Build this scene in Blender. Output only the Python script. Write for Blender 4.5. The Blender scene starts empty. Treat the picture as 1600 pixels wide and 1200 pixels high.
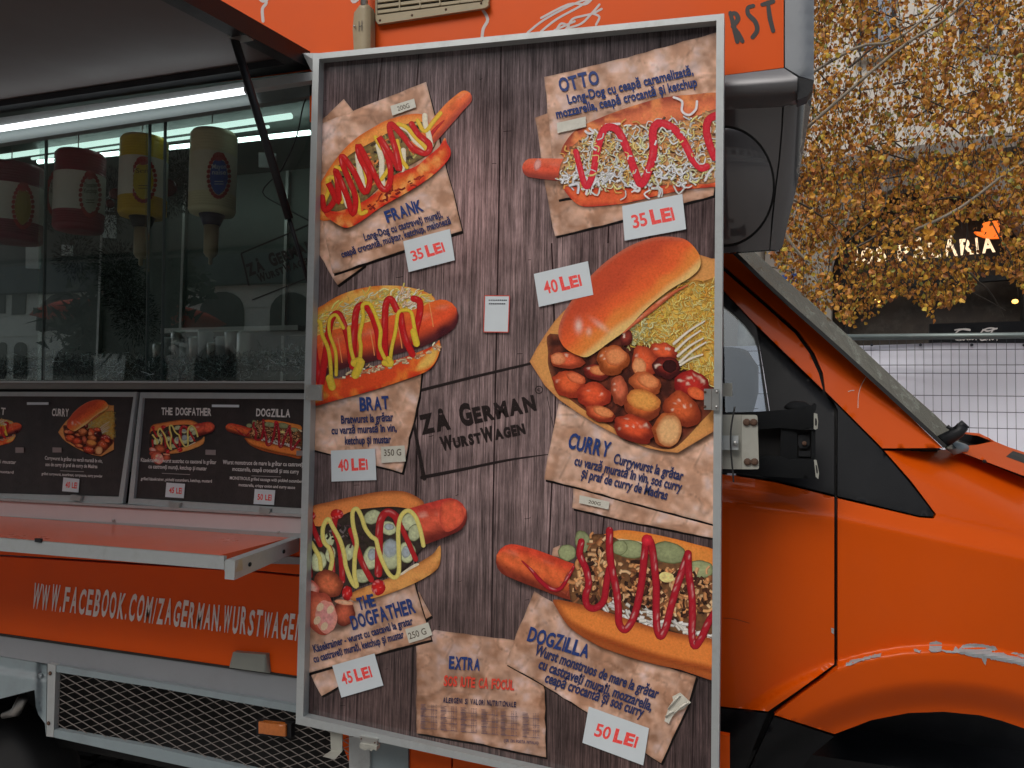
import bpy, math, random
import numpy as np
from mathutils import Vector, Matrix, geometry
random.seed(7); rng = np.random.default_rng(7)
scene = bpy.context.scene
COL = scene.collection
R = math.radians

# ------------------------------------------------------------------ camera
FPX = 1200.0
CAM = np.array([0.0, 0.0, 1.62])
YAW, PITCH, ROLL = R(18.0), R(2.3), 0.0155
_f = np.array([-math.sin(YAW)*math.cos(PITCH), math.cos(YAW)*math.cos(PITCH), math.sin(PITCH)])
_r = np.array([math.cos(YAW), math.sin(YAW), 0.0])
_u = np.cross(_r, _f)
U = math.cos(ROLL)*_u - math.sin(ROLL)*_r
Rt = math.cos(ROLL)*_r + math.sin(ROLL)*_u
cd = bpy.data.cameras.new('camera'); cam = bpy.data.objects.new('camera', cd); COL.objects.link(cam)
cd.sensor_width = 36.0; cd.lens = FPX/1600*36.0; cd.clip_start = 0.05; cd.clip_end = 400
cam.matrix_world = Matrix(((Rt[0], U[0], -_f[0], CAM[0]), (Rt[1], U[1], -_f[1], CAM[1]), (Rt[2], U[2], -_f[2], CAM[2]), (0, 0, 0, 1)))
scene.camera = cam

# ------------------------------------------------------------------ light
SUN_EL, SUN_AZ = 48.0, 200.0      # azimuth seen from above, degrees clockwise from +Y
world = bpy.data.worlds.new('World'); scene.world = world; world.use_nodes = True
nt = world.node_tree; nt.nodes.clear()
wo = nt.nodes.new('ShaderNodeOutputWorld'); bg = nt.nodes.new('ShaderNodeBackground')
sky = nt.nodes.new('ShaderNodeTexSky'); sky.sky_type = 'NISHITA'; sky.sun_disc = False
sky.sun_elevation = R(SUN_EL); sky.sun_rotation = R(SUN_AZ); sky.dust_density = 4.0; sky.air_density = 1.0
hs = nt.nodes.new('ShaderNodeHueSaturation'); hs.inputs['Saturation'].default_value = 0.5
nz = nt.nodes.new('ShaderNodeTexNoise'); nz.inputs['Scale'].default_value = 2.2; nz.inputs['Detail'].default_value = 6
tc = nt.nodes.new('ShaderNodeTexCoord')
cr = nt.nodes.new('ShaderNodeMapRange'); cr.inputs['From Min'].default_value = .3; cr.inputs['From Max'].default_value = .7
cr.inputs['To Min'].default_value = .75; cr.inputs['To Max'].default_value = 1.35
mx = nt.nodes.new('ShaderNodeVectorMath'); mx.operation = 'SCALE'
nt.links.new(tc.outputs['Generated'], nz.inputs['Vector']); nt.links.new(nz.outputs['Fac'], cr.inputs['Value'])
nt.links.new(sky.outputs['Color'], hs.inputs['Color']); nt.links.new(hs.outputs['Color'], mx.inputs[0])
nt.links.new(cr.outputs[0], mx.inputs['Scale']); nt.links.new(mx.outputs[0], bg.inputs['Color'])
bg.inputs['Strength'].default_value = 0.10
nt.links.new(bg.outputs[0], wo.inputs[0])
sd = bpy.data.lights.new('sun', 'SUN'); sd.energy = 0.6; sd.angle = R(25); sd.color = (1.0, .96, .9)
sun = bpy.data.objects.new('sun', sd); COL.objects.link(sun)
az = R(SUN_AZ); d = Vector((math.sin(az)*math.cos(R(SUN_EL)), math.cos(az)*math.cos(R(SUN_EL)), math.sin(R(SUN_EL))))
sun.rotation_euler = d.to_track_quat('Z', 'Y').to_euler()
sun.location = (0, -5, 9)
vs = scene.view_settings; vs.view_transform = 'Standard'; vs.look = 'None'; vs.gamma = 1; vs.exposure = 0.25
try: vs.use_curve_mapping = False
except Exception: pass

# ------------------------------------------------------------------ mapping helpers
def rays(p):
    p = np.atleast_2d(np.asarray(p, float))
    return _f + ((p[:, 0]-800)/FPX)[:, None]*Rt - ((p[:, 1]-600)/FPX)[:, None]*U
def at_y(p, y):
    r = rays(p); t = (np.asarray(y, float)-CAM[1])/r[:, 1]
    return CAM + r*t[:, None]
def at_x(p, x):
    r = rays(p); t = (x-CAM[0])/r[:, 0]; return CAM + r*t[:, None]
def at_z(p, z):
    r = rays(p); t = (z-CAM[2])/r[:, 2]; return CAM + r*t[:, None]
def Y1(px, py, y): return at_y([(px, py)], y)[0]
def crop(x0, y0, s):
    return lambda *pts: [(x0+a/s, y0+b/s) for a, b in pts]
def lin(r, g, b, k=1.0):
    o = []
    for c in (r, g, b):
        c = c/255.0; o.append((c/12.92 if c <= .04045 else ((c+.055)/1.055)**2.4)*k)
    return np.array(o)
GAIN = 2.15
def pc(r, g, b):
    c = lin(r, g, b)*GAIN; c = c*.93+.07*(c@np.array([.2126, .7152, .0722])); return c*min(1, .88/c.max())
def hash2(i, j, s):
    h = np.sin(i*127.1+j*311.7+s*74.7)*43758.5453
    return h-np.floor(h)
def vn(x, y, sc, seed=0.0):
    x = np.asarray(x)/sc; y = np.asarray(y)/sc
    i = np.floor(x); j = np.floor(y); u = x-i; v = y-j
    u = u*u*(3-2*u); v = v*v*(3-2*v)
    a = hash2(i, j, seed); b = hash2(i+1, j, seed); c = hash2(i, j+1, seed); d_ = hash2(i+1, j+1, seed)
    return (a*(1-u)+b*u)*(1-v)+(c*(1-u)+d_*u)*v
def sstep(a, b, x):
    t = np.clip((x-a)/(b-a), 0, 1); return t*t*(3-2*t)
def mixc(a, b, t):
    t = np.asarray(t)[:, None]; return np.asarray(a)*(1-t)+np.asarray(b)*t

def smooth_path(pts, n=6, closed=False):
    pts = [np.array(p, float) for p in pts]; m = len(pts); out = []
    rngi = range(m if closed else m-1)
    for i in rngi:
        if closed: p0, p1, p2, p3 = pts[i-1], pts[i], pts[(i+1) % m], pts[(i+2) % m]
        else: p0, p1, p2, p3 = pts[max(i-1, 0)], pts[i], pts[i+1], pts[min(i+2, m-1)]
        for k in range(n):
            t = k/n
            out.append(.5*((2*p1)+(-p0+p2)*t+(2*p0-5*p1+4*p2-p3)*t*t+(-p0+3*p1-3*p2+p3)*t**3))
    if not closed: out.append(pts[-1])
    return np.array(out)
def densify(poly, step):
    out = []
    m = len(poly)
    for i in range(m):
        a = np.array(poly[i], float); b = np.array(poly[(i+1) % m], float)
        n = max(1, int(np.linalg.norm(b-a)/step))
        for k in range(n): out.append(a+(b-a)*k/n)
    return np.array(out)
def seg_dist(P, poly):
    P = np.asarray(P); best = np.full(len(P), 1e9)
    m = len(poly)
    for i in range(m):
        a = poly[i]; b = poly[(i+1) % m]; ab = b-a; L = max(ab@ab, 1e-12)
        t = np.clip(((P-a)@ab)/L, 0, 1)
        q = P-(a+t[:, None]*ab); best = np.minimum(best, np.einsum('ij,ij->i', q, q))
    return np.sqrt(best)
def inside(P, poly):
    x, y = P[:, 0], P[:, 1]; c = np.zeros(len(P), bool); m = len(poly)
    for i in range(m):
        x1, y1 = poly[i]; x2, y2 = poly[(i+1) % m]
        if y1 == y2: continue
        k = ((y1 > y) != (y2 > y)) & (x < (x2-x1)*(y-y1)/(y2-y1)+x1)
        c ^= k
    return c
def fill(poly, step):
    """triangulate a 2-D outline with inner points: verts (n,2), tris"""
    poly = densify(poly, step)
    mn, mxx = poly.min(0), poly.max(0)
    gx = np.arange(mn[0]+step*.5, mxx[0], step); gy = np.arange(mn[1]+step*.5, mxx[1], step)
    pts = np.zeros((0, 2))
    if len(gx) and len(gy):
        X, Yg = np.meshgrid(gx, gy); X = X+(np.arange(len(gy)) % 2)[:, None]*step*.5
        g = np.stack([X.ravel(), Yg.ravel()], 1)
        g = g[inside(g, poly)]
        if len(g):
            g = g[seg_dist(g, poly) > step*.45]; pts = g
    n = len(poly)
    allp = np.vstack([poly, pts]) if len(pts) else poly
    res = geometry.delaunay_2d_cdt([Vector(p) for p in allp], [], [list(range(n))], 1, 1e-5, False)
    v = np.array([(p[0], p[1]) for p in res[0]]); f = [tuple(t) for t in res[2]]
    if f:
        fa = np.array(f); k = inside(v[fa].mean(1), poly); f = [t for t, q in zip(f, k) if q]
    return v, f, poly

# ------------------------------------------------------------------ objects
WL = {}
def wl(o): return WL.get(o.name, np.zeros(3)) if o else np.zeros(3)
def thing(name, label, cat, loc, group=None):
    o = bpy.data.objects.new(name, None); COL.objects.link(o); o.location = tuple(loc); o.empty_display_size = .1
    WL[o.name] = np.array(loc, float); o['label'] = label; o['category'] = cat
    if group: o['group'] = group
    return o
def tag(o, label, cat=None, group=None, kind=None):
    if label: o['label'] = label
    if cat: o['category'] = cat
    if group: o['group'] = group
    if kind: o['kind'] = kind
    return o
class MB:
    def __init__(s): s.v = []; s.f = []; s.c = []; s.n = 0; s.sm = []
    def add(s, v, f, col=None, smooth=False):
        v = np.asarray(v, float).reshape(-1, 3)
        s.v.append(v); s.f += [tuple(int(i)+s.n for i in q) for q in f]; s.sm += [smooth]*len(f)
        if col is None: col = (1, 1, 1)
        c = np.asarray(col, float)
        if c.ndim == 1: c = np.tile(c, (len(v), 1))
        if c.shape[1] == 3: c = np.hstack([c, np.ones((len(c), 1))])
        s.c.append(c); s.n += len(v); return s
    def box(s, a, b, col=None):
        (x0, y0, z0), (x1, y1, z1) = a, b
        v = [(x0, y0, z0), (x1, y0, z0), (x1, y1, z0), (x0, y1, z0), (x0, y0, z1), (x1, y0, z1), (x1, y1, z1), (x0, y1, z1)]
        return s.add(v, [(0, 3, 2, 1), (4, 5, 6, 7), (0, 1, 5, 4), (1, 2, 6, 5), (2, 3, 7, 6), (3, 0, 4, 7)], col)
    def prism(s, q, dv, col=None):
        """closed loop of 3-D points q swept by dv"""
        q = np.asarray(q, float); n = len(q); v = np.vstack([q, q+np.asarray(dv)])
        f = [tuple(range(n-1, -1, -1)), tuple(range(n, 2*n))]+[(i, (i+1) % n, n+(i+1) % n, n+i) for i in range(n)]
        return s.add(v, f, col)
    def tube(s, path, r, n=8, col=None, caps=True):
        path = [np.asarray(p, float) for p in path]; m = len(path)
        rr = [r]*m if np.isscalar(r) else list(r)
        vs_ = []; prev = None
        for i in range(m):
            t = path[min(i+1, m-1)]-path[max(i-1, 0)]; t = t/(np.linalg.norm(t)+1e-12)
            if prev is None:
                a = np.array([0, 0, 1.0]) if abs(t[2]) < .9 else np.array([1.0, 0, 0])
                n1 = np.cross(t, a)
            else: n1 = prev-t*(prev@t)
            n1 /= (np.linalg.norm(n1)+1e-12); prev = n1; n2 = np.cross(t, n1)
            for k in range(n):
                a = 2*math.pi*k/n; vs_.append(path[i]+rr[i]*(math.cos(a)*n1+math.sin(a)*n2))
        f = [(i*n+k, i*n+(k+1) % n, (i+1)*n+(k+1) % n, (i+1)*n+k) for i in range(m-1) for k in range(n)]
        if caps: f += [tuple(range(n-1, -1, -1)), tuple((m-1)*n+k for k in range(n))]
        return s.add(vs_, f, col, True)
    def lathe(s, c, prof, n=28, axis=(0, 0, 1), col=None):
        c = np.asarray(c, float); ax = Vector(axis).normalized(); q = ax.to_track_quat('Z', 'Y').to_matrix()
        q = np.array(q); v = []; cc = []
        for i, (r_, h) in enumerate(prof):
            for k in range(n):
                a = 2*math.pi*k/n; v.append(c+q@np.array([r_*math.cos(a), r_*math.sin(a), h])); cc.append(col[i] if isinstance(col, list) else (1, 1, 1))
        m = len(prof)
        f = [(i*n+k, i*n+(k+1) % n, (i+1)*n+(k+1) % n, (i+1)*n+k) for i in range(m-1) for k in range(n)]
        f += [tuple(range(n-1, -1, -1)), tuple((m-1)*n+k for k in range(n))]
        return s.add(v, f, cc if isinstance(col, list) else col, True)
    def build(s, name, mat, parent=None, label=None, cat=None, kind=None, group=None):
        v = np.vstack(s.v); c = np.vstack(s.c)
        org = (v.min(0)+v.max(0))/2
        if parent is None: org[2] = v[:, 2].min()
        me = bpy.data.meshes.new(name); me.from_pydata((v-org).tolist(), [], s.f)
        me.polygons.foreach_set('use_smooth', s.sm)
        at = me.color_attributes.new('Col', 'FLOAT_COLOR', 'POINT'); at.data.foreach_set('color', c.astype(np.float32).ravel())
        if isinstance(mat, (list, tuple)):
            for m_ in mat: me.materials.append(m_)
        else: me.materials.append(mat)
        me.update()
        o = bpy.data.objects.new(name, me); COL.objects.link(o)
        o.location = tuple(org-wl(parent))
        if parent: o.parent = parent
        WL[o.name] = org
        tag(o, label, cat, group, kind)
        return o
def panel(name, poly, depth, thick, mat, parent=None, step=None, smooth=False, col=None, mb=None, fn=None, **kw):
    """a sheet whose outline is given as seen, standing at depth (number or function), with real thickness"""
    own = mb is None; mb = mb or MB()
    poly = [tuple(p) for p in poly]
    a = 0
    for i in range(len(poly)): a += poly[i][0]*poly[(i+1) % len(poly)][1]-poly[(i+1) % len(poly)][0]*poly[i][1]
    if a > 0: poly = poly[::-1]
    if step is None: step = 1e5
    v, f, out = fill(poly, step)
    dep = (lambda p: depth(p[:, 0], p[:, 1])) if callable(depth) else (lambda p: np.full(len(p), depth))
    c = fn(v[:, 0], v[:, 1]) if fn else col
    F3 = at_y(v, dep(v))
    ff = []
    for t in f:   # face the camera
        a_, b_, c_ = F3[t[0]], F3[t[1]], F3[t[2]]
        n_ = np.cross(b_-a_, c_-a_)
        ff.append(t if n_ @ (CAM-a_) > 0 else t[::-1])
    mb.add(F3, ff, c, smooth)
    B3 = F3+np.array([0, thick, 0]); mb.add(B3, [t[::-1] for t in ff], c, False)
    E = at_y(out, dep(out)); n = len(E); cc = fn(out[:, 0], out[:, 1]) if fn else col
    if fn: cc = np.vstack([cc, cc])
    mb.add(np.vstack([E, E+np.array([0, thick, 0])]), [(i, (i+1) % n, n+(i+1) % n, n+i) for i in range(n)], cc)
    if own: return mb.build(name, mat, parent, **kw)

# ------------------------------------------------------------------ materials
def material(name, col=(.5, .5, .5), rough=.5, metal=0.0, spec=.5, var=.12, vs=6.0, bump=0.0, bs=60.0, coat=0.0, attr=False,
             stretch=None, emit=None, alpha=False, dirt=0.0, dirtcol=(.05, .045, .04), ds=9.0, coatr=.08):
    m = bpy.data.materials.new(name); m.use_nodes = True; t = m.node_tree; n = t.nodes; L = t.links
    b = n['Principled BSDF']; b.inputs['Roughness'].default_value = rough; b.inputs['Metallic'].default_value = metal
    b.inputs['Specular IOR Level'].default_value = spec
    if coat: b.inputs['Coat Weight'].default_value = coat; b.inputs['Coat Roughness'].default_value = coatr
    tcn = n.new('ShaderNodeTexCoord'); vec = tcn.outputs['Object']
    if stretch:
        mp = n.new('ShaderNodeMapping'); mp.inputs['Scale'].default_value = stretch; L.new(vec, mp.inputs[0]); vec = mp.outputs[0]
    if attr:
        a = n.new('ShaderNodeAttribute'); a.attribute_name = 'Col'; base = a.outputs['Color']
        if alpha: L.new(a.outputs['Alpha'], b.inputs['Alpha'])
    else:
        a = n.new('ShaderNodeRGB'); a.outputs[0].default_value = (*[float(c) for c in col], 1); base = a.outputs[0]
    no = n.new('ShaderNodeTexNoise'); no.inputs['Scale'].default_value = vs; no.inputs['Detail'].default_value = 8; no.inputs['Roughness'].default_value = .65; L.new(vec, no.inputs['Vector'])
    mr = n.new('ShaderNodeMapRange'); mr.inputs['From Min'].default_value = .25; mr.inputs['From Max'].default_value = .75
    mr.inputs['To Min'].default_value = 1-var; mr.inputs['To Max'].default_value = 1+var; L.new(no.outputs['Fac'], mr.inputs['Value'])
    vm = n.new('ShaderNodeVectorMath'); vm.operation = 'SCALE'; L.new(base, vm.inputs[0]); L.new(mr.outputs[0], vm.inputs['Scale'])
    out = vm.outputs[0]
    if dirt:
        n2 = n.new('ShaderNodeTexNoise'); n2.inputs['Scale'].default_value = ds; n2.inputs['Detail'].default_value = 10; n2.inputs['Roughness'].default_value = .75; L.new(vec, n2.inputs['Vector'])
        m2 = n.new('ShaderNodeMapRange'); m2.inputs['From Min'].default_value = .5; m2.inputs['From Max'].default_value = .8; m2.inputs['To Max'].default_value = dirt; L.new(n2.outputs['Fac'], m2.inputs['Value'])
        mi = n.new('ShaderNodeMix'); mi.data_type = 'RGBA'; L.new(m2.outputs[0], mi.inputs['Factor']); L.new(out, mi.inputs['A']); mi.inputs['B'].default_value = (*dirtcol, 1); out = mi.outputs['Result']
    L.new(out, b.inputs['Base Color'])
    if rough > .02:
        r2 = n.new('ShaderNodeMapRange'); r2.inputs['From Min'].default_value = .3; r2.inputs['From Max'].default_value = .7
        r2.inputs['To Min'].default_value = rough*.85; r2.inputs['To Max'].default_value = min(1, rough*1.2); L.new(no.outputs['Fac'], r2.inputs['Value']); L.new(r2.outputs[0], b.inputs['Roughness'])
    if bump:
        n3 = n.new('ShaderNodeTexNoise'); n3.inputs['Scale'].default_value = bs; n3.inputs['Detail'].default_value = 5; L.new(vec, n3.inputs['Vector'])
        bp = n.new('ShaderNodeBump'); bp.inputs['Strength'].default_value = bump; bp.inputs['Distance'].default_value = .004; L.new(n3.outputs['Fac'], bp.inputs['Height']); L.new(bp.outputs[0], b.inputs['Normal'])
    if emit:
        b.inputs['Emission Color'].default_value = (*emit[:3], 1); b.inputs['Emission Strength'].default_value = emit[3]
    return m
def glass(name, tint=(.9, .95, .93), ior=1.5, gcol=(1, 1, 1), bump=0.0, trans=True, rough=0.0):
    m = bpy.data.materials.new(name); m.use_nodes = True; t = m.node_tree; n = t.nodes; L = t.links; n.clear()
    o = n.new('ShaderNodeOutputMaterial'); fr = n.new('ShaderNodeFresnel'); ge = n.new('ShaderNodeNewGeometry'); mf = n.new('ShaderNodeMix'); L.new(ge.outputs['Backfacing'], mf.inputs[0]); mf.inputs[2].default_value = ior; mf.inputs[3].default_value = 1/ior; L.new(mf.outputs[0], fr.inputs[0])
    tr = n.new('ShaderNodeBsdfTransparent'); tr.inputs[0].default_value = (*tint, 1)
    g = n.new('ShaderNodeBsdfGlossy'); g.inputs['Color'].default_value = (*gcol, 1); g.inputs['Roughness'].default_value = rough
    mi = n.new('ShaderNodeMixShader'); L.new(fr.outputs[0], mi.inputs[0]); L.new(tr.outputs[0], mi.inputs[1]); L.new(g.outputs[0], mi.inputs[2]); L.new(mi.outputs[0], o.inputs[0])
    if bump:
        tcn = n.new('ShaderNodeTexCoord'); n3 = n.new('ShaderNodeTexNoise'); n3.inputs['Scale'].default_value = 1.3; n3.inputs['Detail'].default_value = 1
        L.new(tcn.outputs['Object'], n3.inputs['Vector']); bp = n.new('ShaderNodeBump'); bp.inputs['Strength'].default_value = bump; bp.inputs['Distance'].default_value = .02
        L.new(n3.outputs['Fac'], bp.inputs['Height']); L.new(bp.outputs[0], g.inputs['Normal'])
    return m
ORANGE = (.80, .098, .002)
M = dict(
    orange=material('orange_wrap', ORANGE, .5, spec=.2, var=.05, vs=2.5, coat=.06, coatr=.3, dirt=.05, dirtcol=(.25, .12, .07), ds=2.2),
    cab=material('orange_cab_wrap', (.65, .084, .001), .42, spec=.12, var=.05, vs=2.0, coat=.2, coatr=.08, dirt=.06, dirtcol=(.3, .14, .08), ds=2.5, bump=.03, bs=6),
    alu=material('aluminium_profile', (.47, .50, .50), .42, metal=.4, var=.08, vs=14, dirt=.5, dirtcol=(.2, .19, .17), ds=14, stretch=(1, 1, 1)),
    greyp=material('grey_painted_panel', (.27, .29, .31), .4, var=.06, vs=3, coat=.2, dirt=.3, dirtcol=(.14, .13, .12), ds=4),
    bluegrey=material('blue_grey_plastic', (.25, .31, .33), .45, var=.08, vs=3, dirt=.4, dirtcol=(.1, .1, .1), ds=5),
    luton=material('dark_glossy_grey', (.10, .097, .10), .12, metal=.2, var=.04, vs=1.2, coat=.9, coatr=.04, dirt=.1, ds=6),
    trim=material('rounded_grey_trim', (.16, .16, .165), .3, metal=.4, var=.05, vs=3),
    black=material('black_plastic', (.012, .013, .015), .45, spec=.3, var=.2, vs=9, bump=.15, bs=300, dirt=.2, dirtcol=(.05, .05, .05)),
    blackg=material('black_gap', (.006, .006, .006), .8),
    navy=material('dark_moulded_plastic', (.0055, .0065, .008), .42, spec=.22, var=.25, vs=4, bump=.1, bs=400, dirt=.2, dirtcol=(.025, .028, .03)),
    steel=material('brushed_steel', (.5, .5, .48), .35, metal=.9, var=.1, vs=20, dirt=.3, dirtcol=(.15, .13, .11), ds=20),
    plate=material('weathered_plate', (.42, .42, .37), .5, metal=.3, var=.1, vs=8, dirt=.5, dirtcol=(.22, .19, .15), ds=12),
    rust=material('rusty_bolt', (.10, .055, .035), .8, var=.4, vs=80, bump=.4, bs=300),
    beige=material('beige_plastic', (.36, .29, .17), .5, var=.08, vs=8, dirt=.3, dirtcol=(.15, .12, .08), ds=12),
    print=material('printed_vinyl', rough=.3, attr=True, alpha=True, var=.17, vs=170, spec=.25),
    ink=material('worn_ink', rough=.36, attr=True, var=.2, vs=900, spec=.25, dirt=.25, dirtcol=(.36, .26, .22), ds=420),
    wood=material('printed_wood', rough=.12, attr=True, var=.1, vs=60, spec=.4),
    paperp=material('printed_paper', rough=.3, attr=True, var=.05, vs=60, spec=.25),
    sticker=material('white_paper_sticker', (.66, .72, .75), .55, var=.03, vs=20),
    redink=material('red_stamp_ink', tuple(lin(190, 45, 40)*1.9), .55, var=.2, vs=500, dirt=.8, dirtcol=(.75, .7, .7), ds=330),
    darkink=material('dark_print', (.05, .035, .04), .4, var=.2, vs=300),
    tape=material('yellowed_tape', (.66, .64, .55), .35, var=.12, vs=30, bump=.2, bs=90),
    white=material('white_vinyl_lettering', (.85, .8, .76), .5, var=.12, vs=30),
    blackl=material('black_vinyl_lettering', (.02, .017, .015), .5, var=.1),
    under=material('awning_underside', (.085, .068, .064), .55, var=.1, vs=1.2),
    matte=material('matte_black_plastic', (.0075, .0085, .0095), .75, spec=.18, var=.2, vs=12, bump=.1, bs=300),
    rubber=material('rubber_seal', (.016, .016, .016), .6),
)
def node_wood():
    m = M['wood']; t = m.node_tree; n = t.nodes; L = t.links; b = n['Principled BSDF']
    old = b.inputs['Base Color'].links[0].from_socket
    tcn = n.new('ShaderNodeTexCoord')
    def layer(sx, sz, det, lo, hi, fa, fb, dist=0):
        mp = n.new('ShaderNodeMapping'); mp.inputs['Scale'].default_value = (sx, 1, sz); L.new(tcn.outputs['Object'], mp.inputs[0])
        no = n.new('ShaderNodeTexNoise'); no.inputs['Scale'].default_value = 1; no.inputs['Detail'].default_value = det; no.inputs['Roughness'].default_value = .7; no.inputs['Distortion'].default_value = dist
        L.new(mp.outputs[0], no.inputs['Vector']); mr = n.new('ShaderNodeMapRange'); mr.inputs['From Min'].default_value = fa; mr.inputs['From Max'].default_value = fb
        mr.inputs['To Min'].default_value = lo; mr.inputs['To Max'].default_value = hi; L.new(no.outputs['Fac'], mr.inputs['Value']); return mr.outputs[0]
    a = layer(280, 7, 5, .3, 1.8, .34, .66); c = layer(65, 2.2, 6, .5, 1.55, .33, .67, .3); d_ = layer(5, 1.6, 4, .75, 1.25, .35, .65)
    e = layer(900, 60, 2, .85, 1.18, .35, .65)
    x = a
    for y_ in (c, d_, e):
        mu = n.new('ShaderNodeMath'); mu.operation = 'MULTIPLY'; L.new(x, mu.inputs[0]); L.new(y_, mu.inputs[1]); x = mu.outputs[0]
    vm = n.new('ShaderNodeVectorMath'); vm.operation = 'SCALE'; L.new(old, vm.inputs[0]); L.new(x, vm.inputs['Scale']); L.new(vm.outputs[0], b.inputs['Base Color'])
node_wood()
def node_paper():
    m = M['paperp']; t = m.node_tree; n = t.nodes; L = t.links; b = n['Principled BSDF']
    old = b.inputs['Base Color'].links[0].from_socket; tcn = n.new('ShaderNodeTexCoord'); x = None
    for sc, typ, lo, hi in ((20, 'v', .88, 1.03), (8, 'v', .86, 1.05), (14, 'n', .84, 1.14), (60, 'n', .92, 1.08)):
        dn = n.new('ShaderNodeTexNoise'); dn.inputs['Scale'].default_value = sc*.6; dn.inputs['Detail'].default_value = 3; L.new(tcn.outputs['Object'], dn.inputs['Vector'])
        if typ == 'v':
            ad = n.new('ShaderNodeVectorMath'); ad.operation = 'MULTIPLY_ADD'; L.new(dn.outputs['Color'], ad.inputs[0]); ad.inputs[1].default_value = (.09, .0, .09); L.new(tcn.outputs['Object'], ad.inputs[2])
            vo = n.new('ShaderNodeTexVoronoi'); vo.feature = 'DISTANCE_TO_EDGE'; vo.inputs['Scale'].default_value = sc; L.new(ad.outputs[0], vo.inputs['Vector']); s_ = vo.outputs['Distance']; fa, fb = 0, .22
        else: s_ = dn.outputs['Fac']; fa, fb = .35, .65
        mr = n.new('ShaderNodeMapRange'); mr.inputs['From Min'].default_value = fa; mr.inputs['From Max'].default_value = fb; mr.inputs['To Min'].default_value = lo; mr.inputs['To Max'].default_value = hi; L.new(s_, mr.inputs['Value'])
        if x is None: x = mr.outputs[0]
        else:
            mu = n.new('ShaderNodeMath'); mu.operation = 'MULTIPLY'; L.new(x, mu.inputs[0]); L.new(mr.outputs[0], mu.inputs[1]); x = mu.outputs[0]
    vm = n.new('ShaderNodeVectorMath'); vm.operation = 'SCALE'; L.new(old, vm.inputs[0]); L.new(x, vm.inputs['Scale']); L.new(vm.outputs[0], b.inputs['Base Color'])
node_paper()

# ------------------------------------------------------------------ lettering
_gc = {}
def glyphs(s, bold=0.0):
    k = (s, bold)
    if k in _gc: return _gc[k]
    cu = bpy.data.curves.new('t', 'FONT'); cu.body = s; cu.size = 1; cu.resolution_u = 3; cu.offset = bold
    ob = bpy.data.objects.new('t', cu); me = bpy.data.meshes.new_from_object(ob)
    v = np.array([p.co[:2] for p in me.vertices]).reshape(-1, 2); f = [tuple(p.vertices) for p in me.polygons]
    bpy.data.objects.remove(ob); bpy.data.curves.remove(cu); bpy.data.meshes.remove(me)
    _gc[k] = (v, f); return v, f
CAPH = glyphs('H')[0][:, 1].max()

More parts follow.
